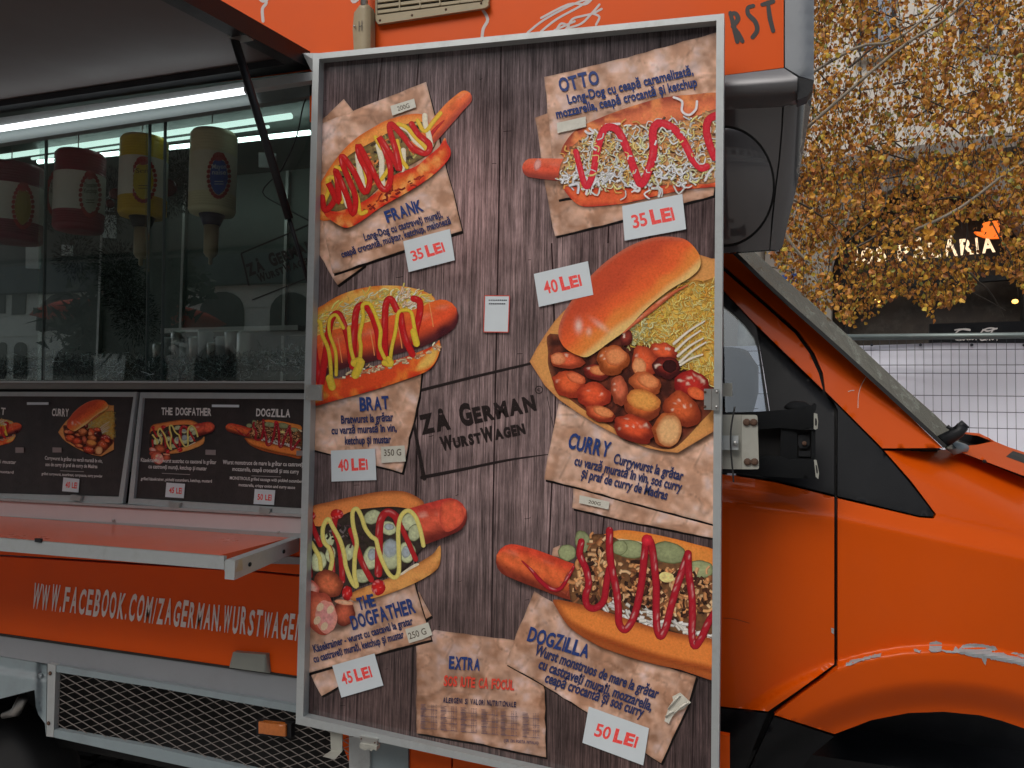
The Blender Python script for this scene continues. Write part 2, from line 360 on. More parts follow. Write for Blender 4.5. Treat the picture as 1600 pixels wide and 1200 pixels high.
class Print:
    """flat print on a surface: outlines as seen, laid on plane y, each layer a hair above the last"""
    def __init__(s, y, tf=None, lim=None): s.y = y; s.tf = tf; s.lim = lim; s.mb = MB(); s.sc = 1.0
    def map(s, p, dy=0):
        p = np.asarray(p, float); dy = np.asarray(dy)
        if s.tf is not None: p = p@s.tf[0].T+s.tf[1]
        if s.lim: p = np.stack([np.clip(p[:, 0], s.lim[0](p[:, 1]), s.lim[1](p[:, 1])), p[:, 1]], 1)
        y = s.y(p[:, 0], p[:, 1]) if callable(s.y) else s.y
        return at_y(p, y-dy)
    dy = 0.0
    def put(s, v, f, c, inc=1.5e-5, ex=0):
        s.dy += inc; P3 = s.map(v, s.dy+ex); s.dy += float(np.max(ex))
        if len(f):
            t = f[len(f)//2]; n_ = np.cross(P3[t[1]]-P3[t[0]], P3[t[2]]-P3[t[0]])
            if n_ @ (CAM-P3[t[0]]) < 0: f = [q[::-1] for q in f]
        s.mb.add(P3, f, c)
    def area(s, poly, fn, step=5, smooth=0, inc=1.5e-5):
        if smooth: poly = smooth_path(poly, smooth, True)
        v, f, out = fill(poly, step)
        if callable(fn): c = fn(v[:, 0], v[:, 1], seg_dist(v, out))
        else: c = fn
        s.put(v, f, c, inc)
    def ribbon(s, path, hw, fn, m=5, n=5, caps=True, inc=1.5e-5):
        p = smooth_path(path, n); k = len(p)
        d_ = np.gradient(p, axis=0); L = np.linalg.norm(d_, axis=1)+1e-9; d_ /= L[:, None]; nrm = np.stack([-d_[:, 1], d_[:, 0]], 1)
        sarc = np.concatenate([[0], np.cumsum(np.linalg.norm(np.diff(p, axis=0), axis=1))]); tot = sarc[-1]
        w = np.full(k, hw) if np.isscalar(hw) else np.interp(sarc/tot, np.linspace(0, 1, len(hw)), hw)
        if caps:   # round ends
            ex = []
            for q in (4, 3, 2, 1): a = q*math.pi/8.2; ex.append((math.sin(a), math.cos(a)))
            st = [p[0]-d_[0]*w[0]*sn for sn, cs in ex]; sw = [w[0]*cs for sn, cs in ex]
            en = [p[-1]+d_[-1]*w[-1]*sn for sn, cs in ex[::-1]]; ew = [w[-1]*cs for sn, cs in ex[::-1]]
            p = np.vstack([st, p, en]); w = np.concatenate([sw, w, ew]); nrm = np.vstack([[nrm[0]]*4, nrm, [nrm[-1]]*4])
            sarc = np.concatenate([[-w_ for w_ in np.linspace(1, .1, 4)*hw_(hw)], sarc, tot+np.linspace(.1, 1, 4)*hw_(hw)])
        k = len(p); ts = np.linspace(-1, 1, m)
        v = (p[:, None, :]+nrm[:, None, :]*w[:, None, None]*ts[None, :, None]).reshape(-1, 2)
        f = [(i*m+j, i*m+j+1, (i+1)*m+j+1, (i+1)*m+j) for i in range(k-1) for j in range(m-1)]
        if callable(fn): c = fn(np.repeat(sarc/tot, m), np.tile(ts, k), v[:, 0], v[:, 1])
        else: c = fn
        s.put(v, f, c, inc, np.repeat(np.linspace(0, 3e-5 if inc > 1e-5 else 0, k), m))
    def ell(s, cx, cy, rx, ry, ang, fn, rings=4, n=20, wob=.06, inc=1.5e-5, seed=1):
        a = np.linspace(0, 2*math.pi, n, endpoint=False); w = 1+wob*(vn(np.cos(a)*3+seed, np.sin(a)*3, 1, seed)-.5)*2
        ca, sa = math.cos(ang), math.sin(ang); v = [(cx, cy)]; rr = [0]
        for i in range(1, rings+1):
            q = i/rings
            for k in range(n):
                x = rx*math.cos(a[k])*w[k]*q; y = ry*math.sin(a[k])*w[k]*q; v.append((cx+x*ca-y*sa, cy+x*sa+y*ca)); rr.append(q)
        f = [(0, 1+k, 1+(k+1) % n) for k in range(n)]
        for i in range(rings-1):
            b = 1+i*n
            f += [(b+k, b+n+k, b+n+(k+1) % n, b+(k+1) % n) for k in range(n)]
        v = np.array(v); rr = np.array(rr)
        c = fn(v[:, 0], v[:, 1], rr) if callable(fn) else fn
        s.put(v, f, c, inc)
    def text(s, t, p0, p1, cap, col, bold=.012, inc=1.5e-5, drop=0.0):
        v, f = glyphs(t, bold); x0, x1 = v[:, 0].min(), v[:, 0].max()
        p0 = np.array(p0, float); p1 = np.array(p1, float); L = np.linalg.norm(p1-p0); d_ = (p1-p0)/L; up = np.array([d_[1], -d_[0]])
        q = p0+((v[:, 0]-x0)/(x1-x0)*L)[:, None]*d_+(v[:, 1]/CAPH*cap)[:, None]*up
        s.put(q, f, col, inc)
    def letters(s, t, p0, p1, cap, col, bold=.03, jit=.08, rot=.04, caps2=None, gap=.12, seed=3, narrow=None):
        rd = random.Random(seed); p0 = np.array(p0, float); p1 = np.array(p1, float); L = np.linalg.norm(p1-p0); d_ = (p1-p0)/L; up = np.array([d_[1], -d_[0]])
        W = []
        for ch in t:
            if ch == ' ': W.append(.55); continue
            g = glyphs(ch, bold)[0]; w = g[:, 0].max()-g[:, 0].min()
            W.append(max(w, .12) if ch in 'I.,/-1' else (.55 + .45*w if narrow else w))
        gp = gap*.6; tot = sum(W)+gp*(len(W)-1); x = 0
        c2 = caps2 or [1]*len(t)
        for i, ch in enumerate(t):
            if ch != ' ':
                v, f = glyphs(ch, bold); x0, x1 = v[:, 0].min(), v[:, 0].max(); h = cap*c2[i]*(1+rd.uniform(-jit, jit))
                wq = W[i]/tot*L*rd.uniform(.97, 1.05); a = rd.uniform(-rot, rot); dd = rd.uniform(-jit, jit)*cap*.4
                lx = (v[:, 0]-x0)/(x1-x0)*wq; ly = v[:, 1]/CAPH*h+dd
                lx, ly = lx*math.cos(a)-ly*math.sin(a), lx*math.sin(a)+ly*math.cos(a)
                q = p0+(x/tot*L+lx)[:, None]*d_+ly[:, None]*up; s.put(q, f, col, 6e-6)
            x += W[i]+gp
    def build(s, name, mat=None, parent=None, **kw): return s.mb.build(name, mat or M['print'], parent, **kw)
def hw_(hw): return (float(hw) if np.isscalar(hw) else float(max(hw)))*.01
# ================================================================== dish pictures (flat print)
A = crop(480, 100, 5.333); B = crop(480, 300, 5.333); C = crop(470, 430, 5.333); D = crop(470, 600, 5.333)
E = crop(460, 750, 5.333); F_ = crop(460, 900, 5.333); G = crop(630, 950, 4.8); I = crop(800, 50, 4.706); J = crop(800, 200, 4.706)
K = crop(800, 350, 4.706); L_ = crop(800, 500, 4.706); Mc = crop(840, 640, 5.333); N = crop(760, 800, 4.317); O = crop(760, 940, 4.444); Q = crop(620, 430, 3.529)
def grad(c0, c1, c2=None, w=12, ns=9, na=.25, seed=1, ax=None):
    """rounded bread/meat colour: c0 at the rim, c1 inside, mottled"""
    c0, c1 = pc(*c0), pc(*c1); c2 = pc(*c2) if c2 else None
    def fn(x, y, d):
        c = mixc(c0, c1, sstep(0, w, d)); n_ = vn(x, y, ns, seed)*.6+vn(x, y, ns/2.7, seed+3)*.4
        if c2 is not None: c = mixc(c, c2, sstep(.45, .75, n_)*.8)
        return np.clip(c*(1+(n_-.5)[:, None]*na*2), 0, .95)
    return fn
def sausage(ct, cm, cb, seed=1, hl=.35, spots=.3):
    ct, cm, cb = pc(*ct), pc(*cm), pc(*cb)
    def fn(s_, t, x, y):
        c = mixc(ct, cm, sstep(-.9, -.1, t)); c = mixc(c, cb, sstep(.05, .85, t))
        n_ = vn(x, y, 7, seed)*.6+vn(x, y, 2.5, seed+1)*.4
        c = c*(1+(n_-.5)[:, None]*spots*2)
        h = np.exp(-((t+.45)/.16)**2)*sstep(.5, .8, vn(x, y, 12, seed+5))*hl
        return np.clip(mixc(c, np.array([.9, .75, .6]), h), 0, .95)
    return fn
def sauce(c, dark=.55, hl=.5, seed=1):
    c = pc(*c)
    def fn(s_, t, x, y):
        e = 1-(1-dark)*np.abs(t)**3
        h = np.exp(-((t+.3)/.22)**2)*sstep(.55, .8, vn(x, y, 5, seed))*hl
        return np.clip(mixc(c*e[:, None], np.array([.95, .8, .75]), h), 0, .95)
    return fn
def cluster(P, poly, n, cols, ln, hw, seed, ang=None, curve=.6):
    """shreds scattered in an outline"""
    rd = np.random.default_rng(seed); poly = np.array(poly); mn, mx_ = poly.min(0), poly.max(0); k = 0
    while k < n:
        p = mn+rd.random(2)*(mx_-mn)
        if not inside(p[None], poly)[0]: continue
        a = rd.random()*6.28 if ang is None else ang+rd.normal()*.5
        l = ln*(.5+rd.random()); c = pc(*cols[rd.integers(len(cols))])*(.75+.4*rd.random()); b = (rd.random()-.5)*curve*l
        e = p+l*np.array([math.cos(a), math.sin(a)]); m_ = (p+e)/2+b*np.array([-math.sin(a), math.cos(a)])
        w = hw*(.6+.7*rd.random())
        P.ribbon([p, m_, e], w, lambda s_, t, x, y, c=c: np.clip(c*(1.12-.5*np.abs(t+.2)**2)[:, None], 0, .95), m=3, n=3, caps=False, inc=3e-6); k += 1
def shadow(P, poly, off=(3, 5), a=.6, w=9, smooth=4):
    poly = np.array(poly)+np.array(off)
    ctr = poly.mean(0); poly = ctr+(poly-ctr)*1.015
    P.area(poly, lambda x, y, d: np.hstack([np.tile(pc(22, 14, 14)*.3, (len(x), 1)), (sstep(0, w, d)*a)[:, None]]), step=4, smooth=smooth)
KET = (152, 12, 12); MUS = (205, 160, 15); YEL2 = (200, 180, 85); MAY = (205, 195, 170)

def d_frank(P):
    back = [(492, 325), (496, 300), (504, 280), (529, 243), (555, 217), (585, 198), (607, 187), (643, 178), (664, 181), (668, 200), (640, 230), (590, 280), (545, 330), (505, 345)]
    front = A((130, 1200), (240, 1230), (420, 1170), (560, 1080), (700, 940), (900, 855), (1000, 775), (1100, 690), (1145, 615), (1165, 660), (1195, 720), (1180, 790), (1080, 900), (900, 1030), (620, 1190), (480, 1290), (370, 1355), (300, 1360), (210, 1310), (150, 1260))
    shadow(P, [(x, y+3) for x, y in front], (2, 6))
    P.ribbon([(480, 322), (500, 322), (520, 315)], 13, sausage((170, 75, 30), (150, 60, 25), (110, 40, 20)), m=9)
    P.area(back, grad((165, 75, 15), (200, 125, 45), w=9), step=4, smooth=5)
    fillp = A((160, 1150), (230, 900), (350, 760), (560, 640), (700, 560), (900, 480), (1030, 520), (1080, 640), (1000, 760), (800, 880), (600, 1030), (420, 1200), (200, 1230))
    P.area(fillp, grad((70, 50, 25), (105, 85, 45), (50, 38, 28), w=4, ns=4, na=.5), step=3, smooth=4)
    cluster(P, A((250, 900), (600, 640), (900, 500), (1040, 640), (860, 820), (500, 1060), (250, 1180)), 150, [(120, 115, 50), (150, 140, 75), (190, 110, 50), (60, 45, 30), (170, 90, 40), (30, 25, 20)], 7, 1.6, 5)
    P.ribbon(A((900, 690), (1010, 610), (1130, 470), (1230, 360), (1310, 285)), [11, 13, 14, 14, 12], sausage((215, 110, 40), (190, 80, 30), (130, 45, 30), hl=.1), m=11)
    P.ribbon(A((1020, 600), (1080, 530), (1140, 470)), [3.5, 2.5, 1], sauce((150, 25, 20), hl=0), m=4)
    P.area(front, grad((165, 22, 8), (200, 95, 22), (215, 150, 70), w=15, ns=14, na=.2), step=4, smooth=4)
    cluster(P, A((460, 1210), (700, 1050), (1000, 900), (1000, 940), (700, 1110), (480, 1270)), 26, [(120, 30, 15), (90, 20, 15)], 8, 1.4, 8, ang=-.55)
    cr_ = sauce(MAY, .8, .2); mu = sauce((205, 165, 20), .75, .2); ke = sauce(KET, .7, .22)
    for p in (A((250, 900), (290, 1040), (340, 1180)), A((420, 760), (440, 900), (480, 1040)), A((590, 680), (620, 800), (620, 900), (630, 1000)), A((790, 520), (850, 560), (900, 640), (980, 700)), A((800, 720), (800, 820), (790, 880)), A((980, 430), (985, 500), (1010, 580), (1030, 680))): P.ribbon(p, 4.2, cr_, m=5)
    for p in (A((130, 1170), (180, 1050), (170, 960), (230, 960), (290, 1150)), A((240, 860), (330, 900), (370, 1000), (420, 1120), (440, 1240), (490, 1230)), A((430, 720), (480, 880), (500, 1000)), A((570, 610), (620, 700), (700, 760), (690, 850), (620, 960)), A((760, 500), (830, 530), (900, 610), (980, 690), (1000, 730)), A((750, 640), (780, 780), (830, 860)), A((920, 470), (980, 560), (1060, 470), (1110, 410))): P.ribbon(p, 3.2, mu, m=5)
    P.ribbon(A((125, 1110), (150, 1220), (230, 1120), (175, 990), (260, 1150), (250, 960), (240, 890), (330, 1100), (380, 1250), (400, 1100), (300, 850), (295, 770), (390, 900), (480, 1070), (520, 950), (440, 780), (430, 680), (540, 880), (610, 1020), (660, 1045), (690, 980), (690, 850), (640, 700), (600, 610), (700, 760), (770, 880), (740, 720), (690, 560), (700, 500), (790, 590), (880, 700), (990, 745), (1020, 670), (930, 590), (870, 500)), 4.6, ke, m=7, n=5)

def d_brat(P):
    back = C((60, 640), (95, 335), (200, 240), (340, 160), (500, 110), (650, 88), (830, 90), (1000, 125), (1110, 185), (1100, 260), (900, 380), (500, 560), (105, 660))
    sfront = C((80, 1085), (70, 900), (300, 860), (500, 800), (640, 750), (900, 670), (1100, 590), (1155, 540), (1155, 640), (1120, 730), (1050, 800), (900, 860), (600, 960), (300, 1040))
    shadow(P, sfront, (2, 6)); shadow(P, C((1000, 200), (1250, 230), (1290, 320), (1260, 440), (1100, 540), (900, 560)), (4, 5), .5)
    P.area(back, grad((165, 80, 15), (205, 150, 50), (215, 170, 75), w=11, ns=16, na=.12), step=4, smooth=5)
    cluster(P, C((100, 380), (300, 250), (560, 150), (800, 110), (950, 160), (1060, 200), (1000, 300), (600, 420), (105, 540)), 300, [(205, 185, 90), (200, 190, 130), (190, 160, 60), (170, 130, 60), (210, 200, 160)], 13, 1.2, 9, ang=-.35)
    P.ribbon(C((40, 720), (300, 620), (550, 560), (800, 490), (1000, 430), (1170, 345)), [30, 31, 31, 30, 30, 27], sausage((200, 85, 25), (180, 60, 22), (62, 22, 26), hl=.15, spots=.2), m=15)
    for cx, cy in ((205, 680), (330, 640), (600, 580), (830, 520), (1090, 340)): P.ribbon(C((cx-22, cy-120), (cx, cy), (cx+14, cy+90)), .8, pc(215, 130, 70), m=3, caps=False)
    P.ell(*C((1190, 470))[0], 14, 12, -.6, lambda x, y, r: np.hstack([np.tile(pc(60, 22, 28), (len(x), 1)), ((1-r)*.9)[:, None]]))
    P.area(sfront, grad((150, 30, 5), (200, 62, 12), (205, 110, 25), w=7, ns=15, na=.15), step=4, smooth=3)
    P.area(C((80, 1080), (110, 930), (190, 960), (240, 1010), (110, 1075)), grad((200, 90, 20), (215, 160, 60), w=6), step=4, smooth=4)
    P.area(C((1000, 700), (1150, 560), (1150, 660), (1080, 770), (950, 800)), grad((200, 100, 20), (210, 165, 70), w=6), step=4, smooth=4)
    cluster(P, C((290, 850), (520, 770), (760, 720), (1000, 640), (1130, 580), (1120, 630), (900, 720), (540, 820), (300, 870)), 90, [(205, 180, 140), (190, 150, 110), (150, 100, 70), (210, 200, 170)], 6, 1.5, 4, ang=-.3)
    cluster(P, C((780, 120), (830, 110), (900, 170), (980, 240), (880, 320), (800, 230)), 40, [(210, 200, 180), (190, 160, 130)], 9, 1.5, 14, ang=-.7)
    ke = sauce((150, 12, 14), .7, .12); mu = sauce((210, 178, 20), .7, .12)
    for p in (C((110, 620), (130, 760), (160, 900)), C((170, 900), (215, 600), (250, 380), (310, 320), (365, 430), (400, 560), (420, 720)), C((430, 760), (445, 480), (465, 290), (530, 250), (590, 330), (640, 480), (660, 680)), C((700, 740), (700, 420), (710, 240), (750, 200), (800, 290)), C((830, 330), (860, 500), (930, 660)), C((940, 195), (990, 220), (990, 320), (960, 450), (950, 560))): P.ribbon(p, 5.2, ke, m=7)
    for p, w in ((C((110, 860), (110, 560), (115, 400), (160, 390), (180, 500), (230, 620), (250, 780), (250, 900)), 3), (C((295, 830), (290, 640), (240, 490), (240, 370), (290, 330), (330, 390), (355, 440)), 2.6), (C((400, 440), (415, 600), (440, 700), (465, 770)), 3), (C((490, 740), (500, 600), (490, 500), (520, 350), (515, 250), (570, 235), (610, 300), (640, 380), (665, 470), (660, 600), (720, 730)), 3), (C((745, 740), (755, 620), (790, 460), (810, 320), (860, 290), (920, 310), (945, 430), (965, 540)), 2.8), (C((240, 860), (260, 930)), 6), (C((450, 730), (500, 720), (455, 830)), 6.5), (C((700, 730), (750, 740), (735, 700)), 5), (C((940, 470), (965, 570)), 5.2)): P.ribbon(p, w, mu, m=5)

def slices(P, lst, col=(150, 155, 120), seed=2):
    for i, (cx, cy, rx, ry, a) in enumerate(lst):
        rim = pc(60, 65, 35); body = pc(*col)*(.8+.3*((i*37) % 10)/10)
        P.ell(cx, cy, rx, ry, a, lambda x, y, r, body=body, i=i: np.clip(mixc(mixc(body, body*1.25, np.clip(1-r*1.6, 0, 1)), rim, sstep(.82, .97, r))*(1+(vn(x, y, 2.5, i)-.5)[:, None]*.4), 0, .9), rings=7, n=26, seed=i+seed)
def d_dogf(P):
    back = E((60, 420), (115, 240), (300, 180), (500, 135), (700, 98), (850, 90), (960, 110), (1080, 190), (1000, 260), (700, 330), (400, 400), (110, 480))
    front = E((480, 940), (700, 850), (880, 780), (1000, 710), (1150, 620), (1215, 545), (1215, 680), (1170, 760), (1000, 860), (750, 960), (500, 1010))
    shadow(P, front, (2, 6)); shadow(P, E((900, 300), (1400, 200), (1440, 330), (1380, 440), (1200, 530), (1000, 560)), (3, 6), .5)
    P.area(back, grad((120, 60, 25), (190, 110, 48), w=9, ns=20, na=.08), step=4, smooth=5)
    P.ribbon(E((700, 500), (900, 430), (1050, 380), (1200, 330), (1290, 300)), [30, 31, 31, 30, 28], sausage((150, 40, 30), (180, 70, 45), (85, 25, 20), hl=.4, spots=.35), m=15)
    P.area(E((1230, 190), (1340, 170), (1400, 230), (1410, 330), (1350, 400), (1260, 430), (1210, 330)), grad((150, 50, 35), (190, 75, 45), w=6, ns=5, na=.3), step=4, smooth=4)
    P.area(E((80, 430), (250, 380), (450, 270), (620, 235), (860, 225), (1000, 280), (1080, 520), (1040, 610), (900, 760), (700, 830), (520, 890), (300, 900), (80, 920)), grad((22, 16, 14), (48, 38, 32), (20, 18, 16), w=5, ns=5, na=.5), step=4, smooth=4)
    slices(P, [(*E((650, 310))[0], 15, 11, -.4), (*E((780, 400))[0], 14, 11, .3), (*E((960, 350))[0], 13, 15, .6), (*E((1000, 440))[0], 10, 14, .2), (*E((200, 680))[0], 13, 16, .2), (*E((285, 500))[0], 9, 11, 0), (*E((460, 600))[0], 9, 14, .3), (*E((940, 600))[0], 13, 17, 0), (*E((640, 650))[0], 13, 19, .1), (*E((800, 620))[0], 18, 24, 0), (*E((560, 800))[0], 15, 11, .2), (*E((300, 620))[0], 8, 13, .1)])
    for cx, cy, rx, ry in ((800, 570, 13, 17), (650, 620, 8, 11), (930, 600, 8, 11), (790, 390, 9, 6)):
        P.ell(*E((cx, cy))[0], rx, ry, .1, lambda x, y, r: np.hstack([np.clip(np.tile(pc(130, 138, 145), (len(x), 1))*(1+(vn(x, y, 3, 4)-.5)[:, None]*.5), 0, .9), (sstep(1, .6, r)*.85)[:, None]]))
    cluster(P, E((120, 450), (300, 420), (480, 320), (600, 520), (560, 560), (400, 480), (130, 560)), 45, [(25, 22, 20), (60, 40, 45), (90, 80, 80), (40, 35, 25)], 9, 2, 19)
    P.area(front, grad((130, 75, 30), (195, 128, 60), (205, 145, 70), w=7, ns=18, na=.1), step=4, smooth=3)
    P.area(E((870, 790), (1000, 700), (1040, 705), (960, 750), (900, 790)), grad((200, 185, 160), (205, 195, 175), w=3), step=3, smooth=3)
    ke = sauce((140, 18, 22), .65, .3)
    for p, w in ((E((120, 300), (165, 420), (215, 540)), 4), (E((120, 640), (130, 800)), 4), (E((350, 280), (330, 400), (370, 520), (390, 650), (400, 840)), 4.5), (E((470, 420), (520, 560), (570, 700), (640, 830)), 4.5), (E((700, 780), (705, 560), (715, 350), (770, 270), (840, 300), (870, 370)), 6), (E((890, 390), (950, 520), (1010, 660)), 4), (E((290, 560), (310, 620), (320, 760)), 4)): P.ribbon(p, w, ke, m=7)
    for cx, cy, rx, ry in ((355, 285, 10, 8), (700, 895, 11, 12.5), (440, 945, 8, 12), (140, 300, 7, 7)): P.ell(*E((cx, cy))[0], rx, ry, 0, lambda x, y, r: np.clip(mixc(pc(200, 20, 15), pc(130, 5, 10), r)+(vn(x, y, 3, 2)[:, None] > .8)*.25, 0, .9))
    mu = sauce((205, 190, 95), .75, .15)
    for p in (E((125, 500), (180, 590), (210, 650), (220, 740)), E((300, 745), (315, 650), (290, 570), (245, 510), (238, 400), (280, 325), (320, 390), (380, 500), (415, 620), (430, 720), (480, 850), (520, 885), (500, 780), (505, 620), (520, 520), (490, 380), (485, 270), (520, 240), (560, 310), (590, 400), (640, 470), (680, 500), (700, 580), (735, 680), (790, 785), (840, 812), (870, 760), (870, 620), (865, 420), (890, 300), (950, 255), (1010, 310), (1050, 420), (1075, 545))): P.ribbon(p, 3.4, mu, m=5)
    meat = lambda c0, c1: (lambda x, y, r: np.clip(mixc(pc(*c1), pc(*c0), sstep(.3, 1, r))*(1+(vn(x, y, 3, 9)-.5)[:, None]*.5), 0, .9))
    shadow(P, E((110, 950), (300, 900), (480, 1000), (480, 1200), (300, 1260), (130, 1200)), (2, 4), .5)
    P.ell(*E((285, 865))[0], 24, 20, .7, meat((90, 35, 20), (165, 80, 45)), n=26, rings=6)
    P.ell(*E((415, 1110))[0], 17, 20, 0, meat((80, 30, 20), (155, 70, 45)), n=26, rings=6)
    P.ell(*E((415, 1020))[0], 15, 4, .15, meat((180, 110, 80), (205, 160, 125)))
    P.ell(*E((130, 900))[0], 16, 12, .6, meat((150, 60, 45), (205, 160, 145)), n=26, rings=6)
    P.ell(*E((150, 1000))[0], 18, 14, .2, meat((120, 45, 30), (170, 75, 50)), n=26, rings=6)
    P.ell(*E((220, 1110))[0], 24, 34, -.25, meat((130, 50, 35), (180, 90, 60)), n=30, rings=7)
    P.ell(*E((265, 1140))[0], 17, 26, -.1, meat((190, 120, 105), (205, 135, 130)), n=30, rings=7)
    for cx, cy in ((215, 1060), (190, 1170), (300, 1080), (250, 1220)): P.ell(*E((cx, cy))[0], 5, 7, .5, pc(215, 185, 150))

def d_otto(P):
    back = I((360, 900), (420, 770), (520, 690), (700, 610), (900, 540), (1100, 485), (1300, 462), (1560, 460), (1560, 660), (1200, 700), (900, 780), (600, 900), (480, 960))
    front = J((380, 420), (600, 440), (900, 440), (1300, 400), (1560, 340), (1560, 420), (1300, 450), (1100, 490), (850, 550), (600, 578), (500, 570), (430, 515))
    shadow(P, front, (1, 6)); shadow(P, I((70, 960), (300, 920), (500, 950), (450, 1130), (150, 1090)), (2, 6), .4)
    P.area(back, grad((120, 45, 30), (185, 95, 55), (205, 125, 65), w=20, ns=18, na=.15), step=4, smooth=5)
    P.ribbon(I((145, 1000), (300, 1010), (450, 1020), (560, 1030)), [15, 17, 18, 19], sausage((190, 85, 55), (170, 60, 35), (110, 40, 30), hl=.1, spots=.15), m=11)
    P.ell(*I((188, 975))[0], 6.5, 11, .25, lambda x, y, r: np.hstack([np.tile(pc(205, 150, 140), (len(x), 1)), (sstep(1.05, .4, r)*.85)[:, None]]))
    P.area(front, grad((140, 35, 22), (190, 75, 35), (200, 100, 45), w=7, ns=16, na=.15), step=4, smooth=3)
    pile = I((350, 1000), (400, 900), (480, 810), (650, 720), (850, 690), (1100, 660), (1300, 640), (1540, 590), (1540, 1060), (1300, 1120), (1000, 1130), (800, 1150), (500, 1140), (360, 1120))
    P.area(pile, grad((110, 65, 45), (165, 120, 75), (90, 60, 45), w=4, ns=5, na=.4), step=4, smooth=4)
    cluster(P, pile, 420, [(170, 110, 60), (150, 120, 80), (200, 130, 60), (110, 75, 50), (80, 55, 40)], 9, 1.7, 31)
    cluster(P, pile, 620, [(205, 200, 190), (200, 195, 150), (195, 180, 110), (205, 205, 205), (205, 150, 70)], 11, 1.15, 33, curve=1.1)
    cluster(P, I((340, 1060), (600, 1000), (1300, 1000), (1350, 1140), (900, 1180), (700, 1150), (350, 1160)), 90, [(205, 205, 210), (195, 195, 190)], 13, 1.7, 35, curve=1.4)
    for p in (I((1190, 480), (1250, 510), (1250, 580), (1300, 610), (1350, 570), (1360, 510)), I((540, 730), (560, 745), (600, 740), (570, 710)), I((690, 680), (790, 675)), I((545, 1190), (560, 1140), (600, 1060)), I((900, 1130), (935, 1140), (930, 1170), (900, 1165)), I((1420, 1090), (1450, 1030), (1480, 1000))): P.ribbon(p, 1.9, sauce((205, 200, 200), .8, 0), m=4)
    P.ribbon(I((470, 880), (500, 1000), (530, 1110), (560, 1130), (600, 1020), (620, 900), (650, 780), (690, 705), (760, 710), (810, 780), (860, 900), (910, 1040), (950, 1120), (1000, 1030), (1040, 880), (1035, 740), (1060, 680), (1120, 675), (1200, 720), (1270, 820), (1330, 940), (1390, 1000), (1430, 990)), [4.5, 5, 6, 6, 6, 6.5, 6, 5.5], sauce((165, 22, 38), .8, .1), m=7)
    P.ribbon(I((1540, 600), (1450, 640), (1430, 720), (1450, 820), (1490, 920)), 6, sauce((160, 20, 36), .8, .1), m=7)
    cluster(P, I((500, 780), (1400, 700), (1450, 1000), (520, 1080)), 60, [(205, 205, 200), (205, 170, 100)], 10, 1.3, 37, curve=1.2)

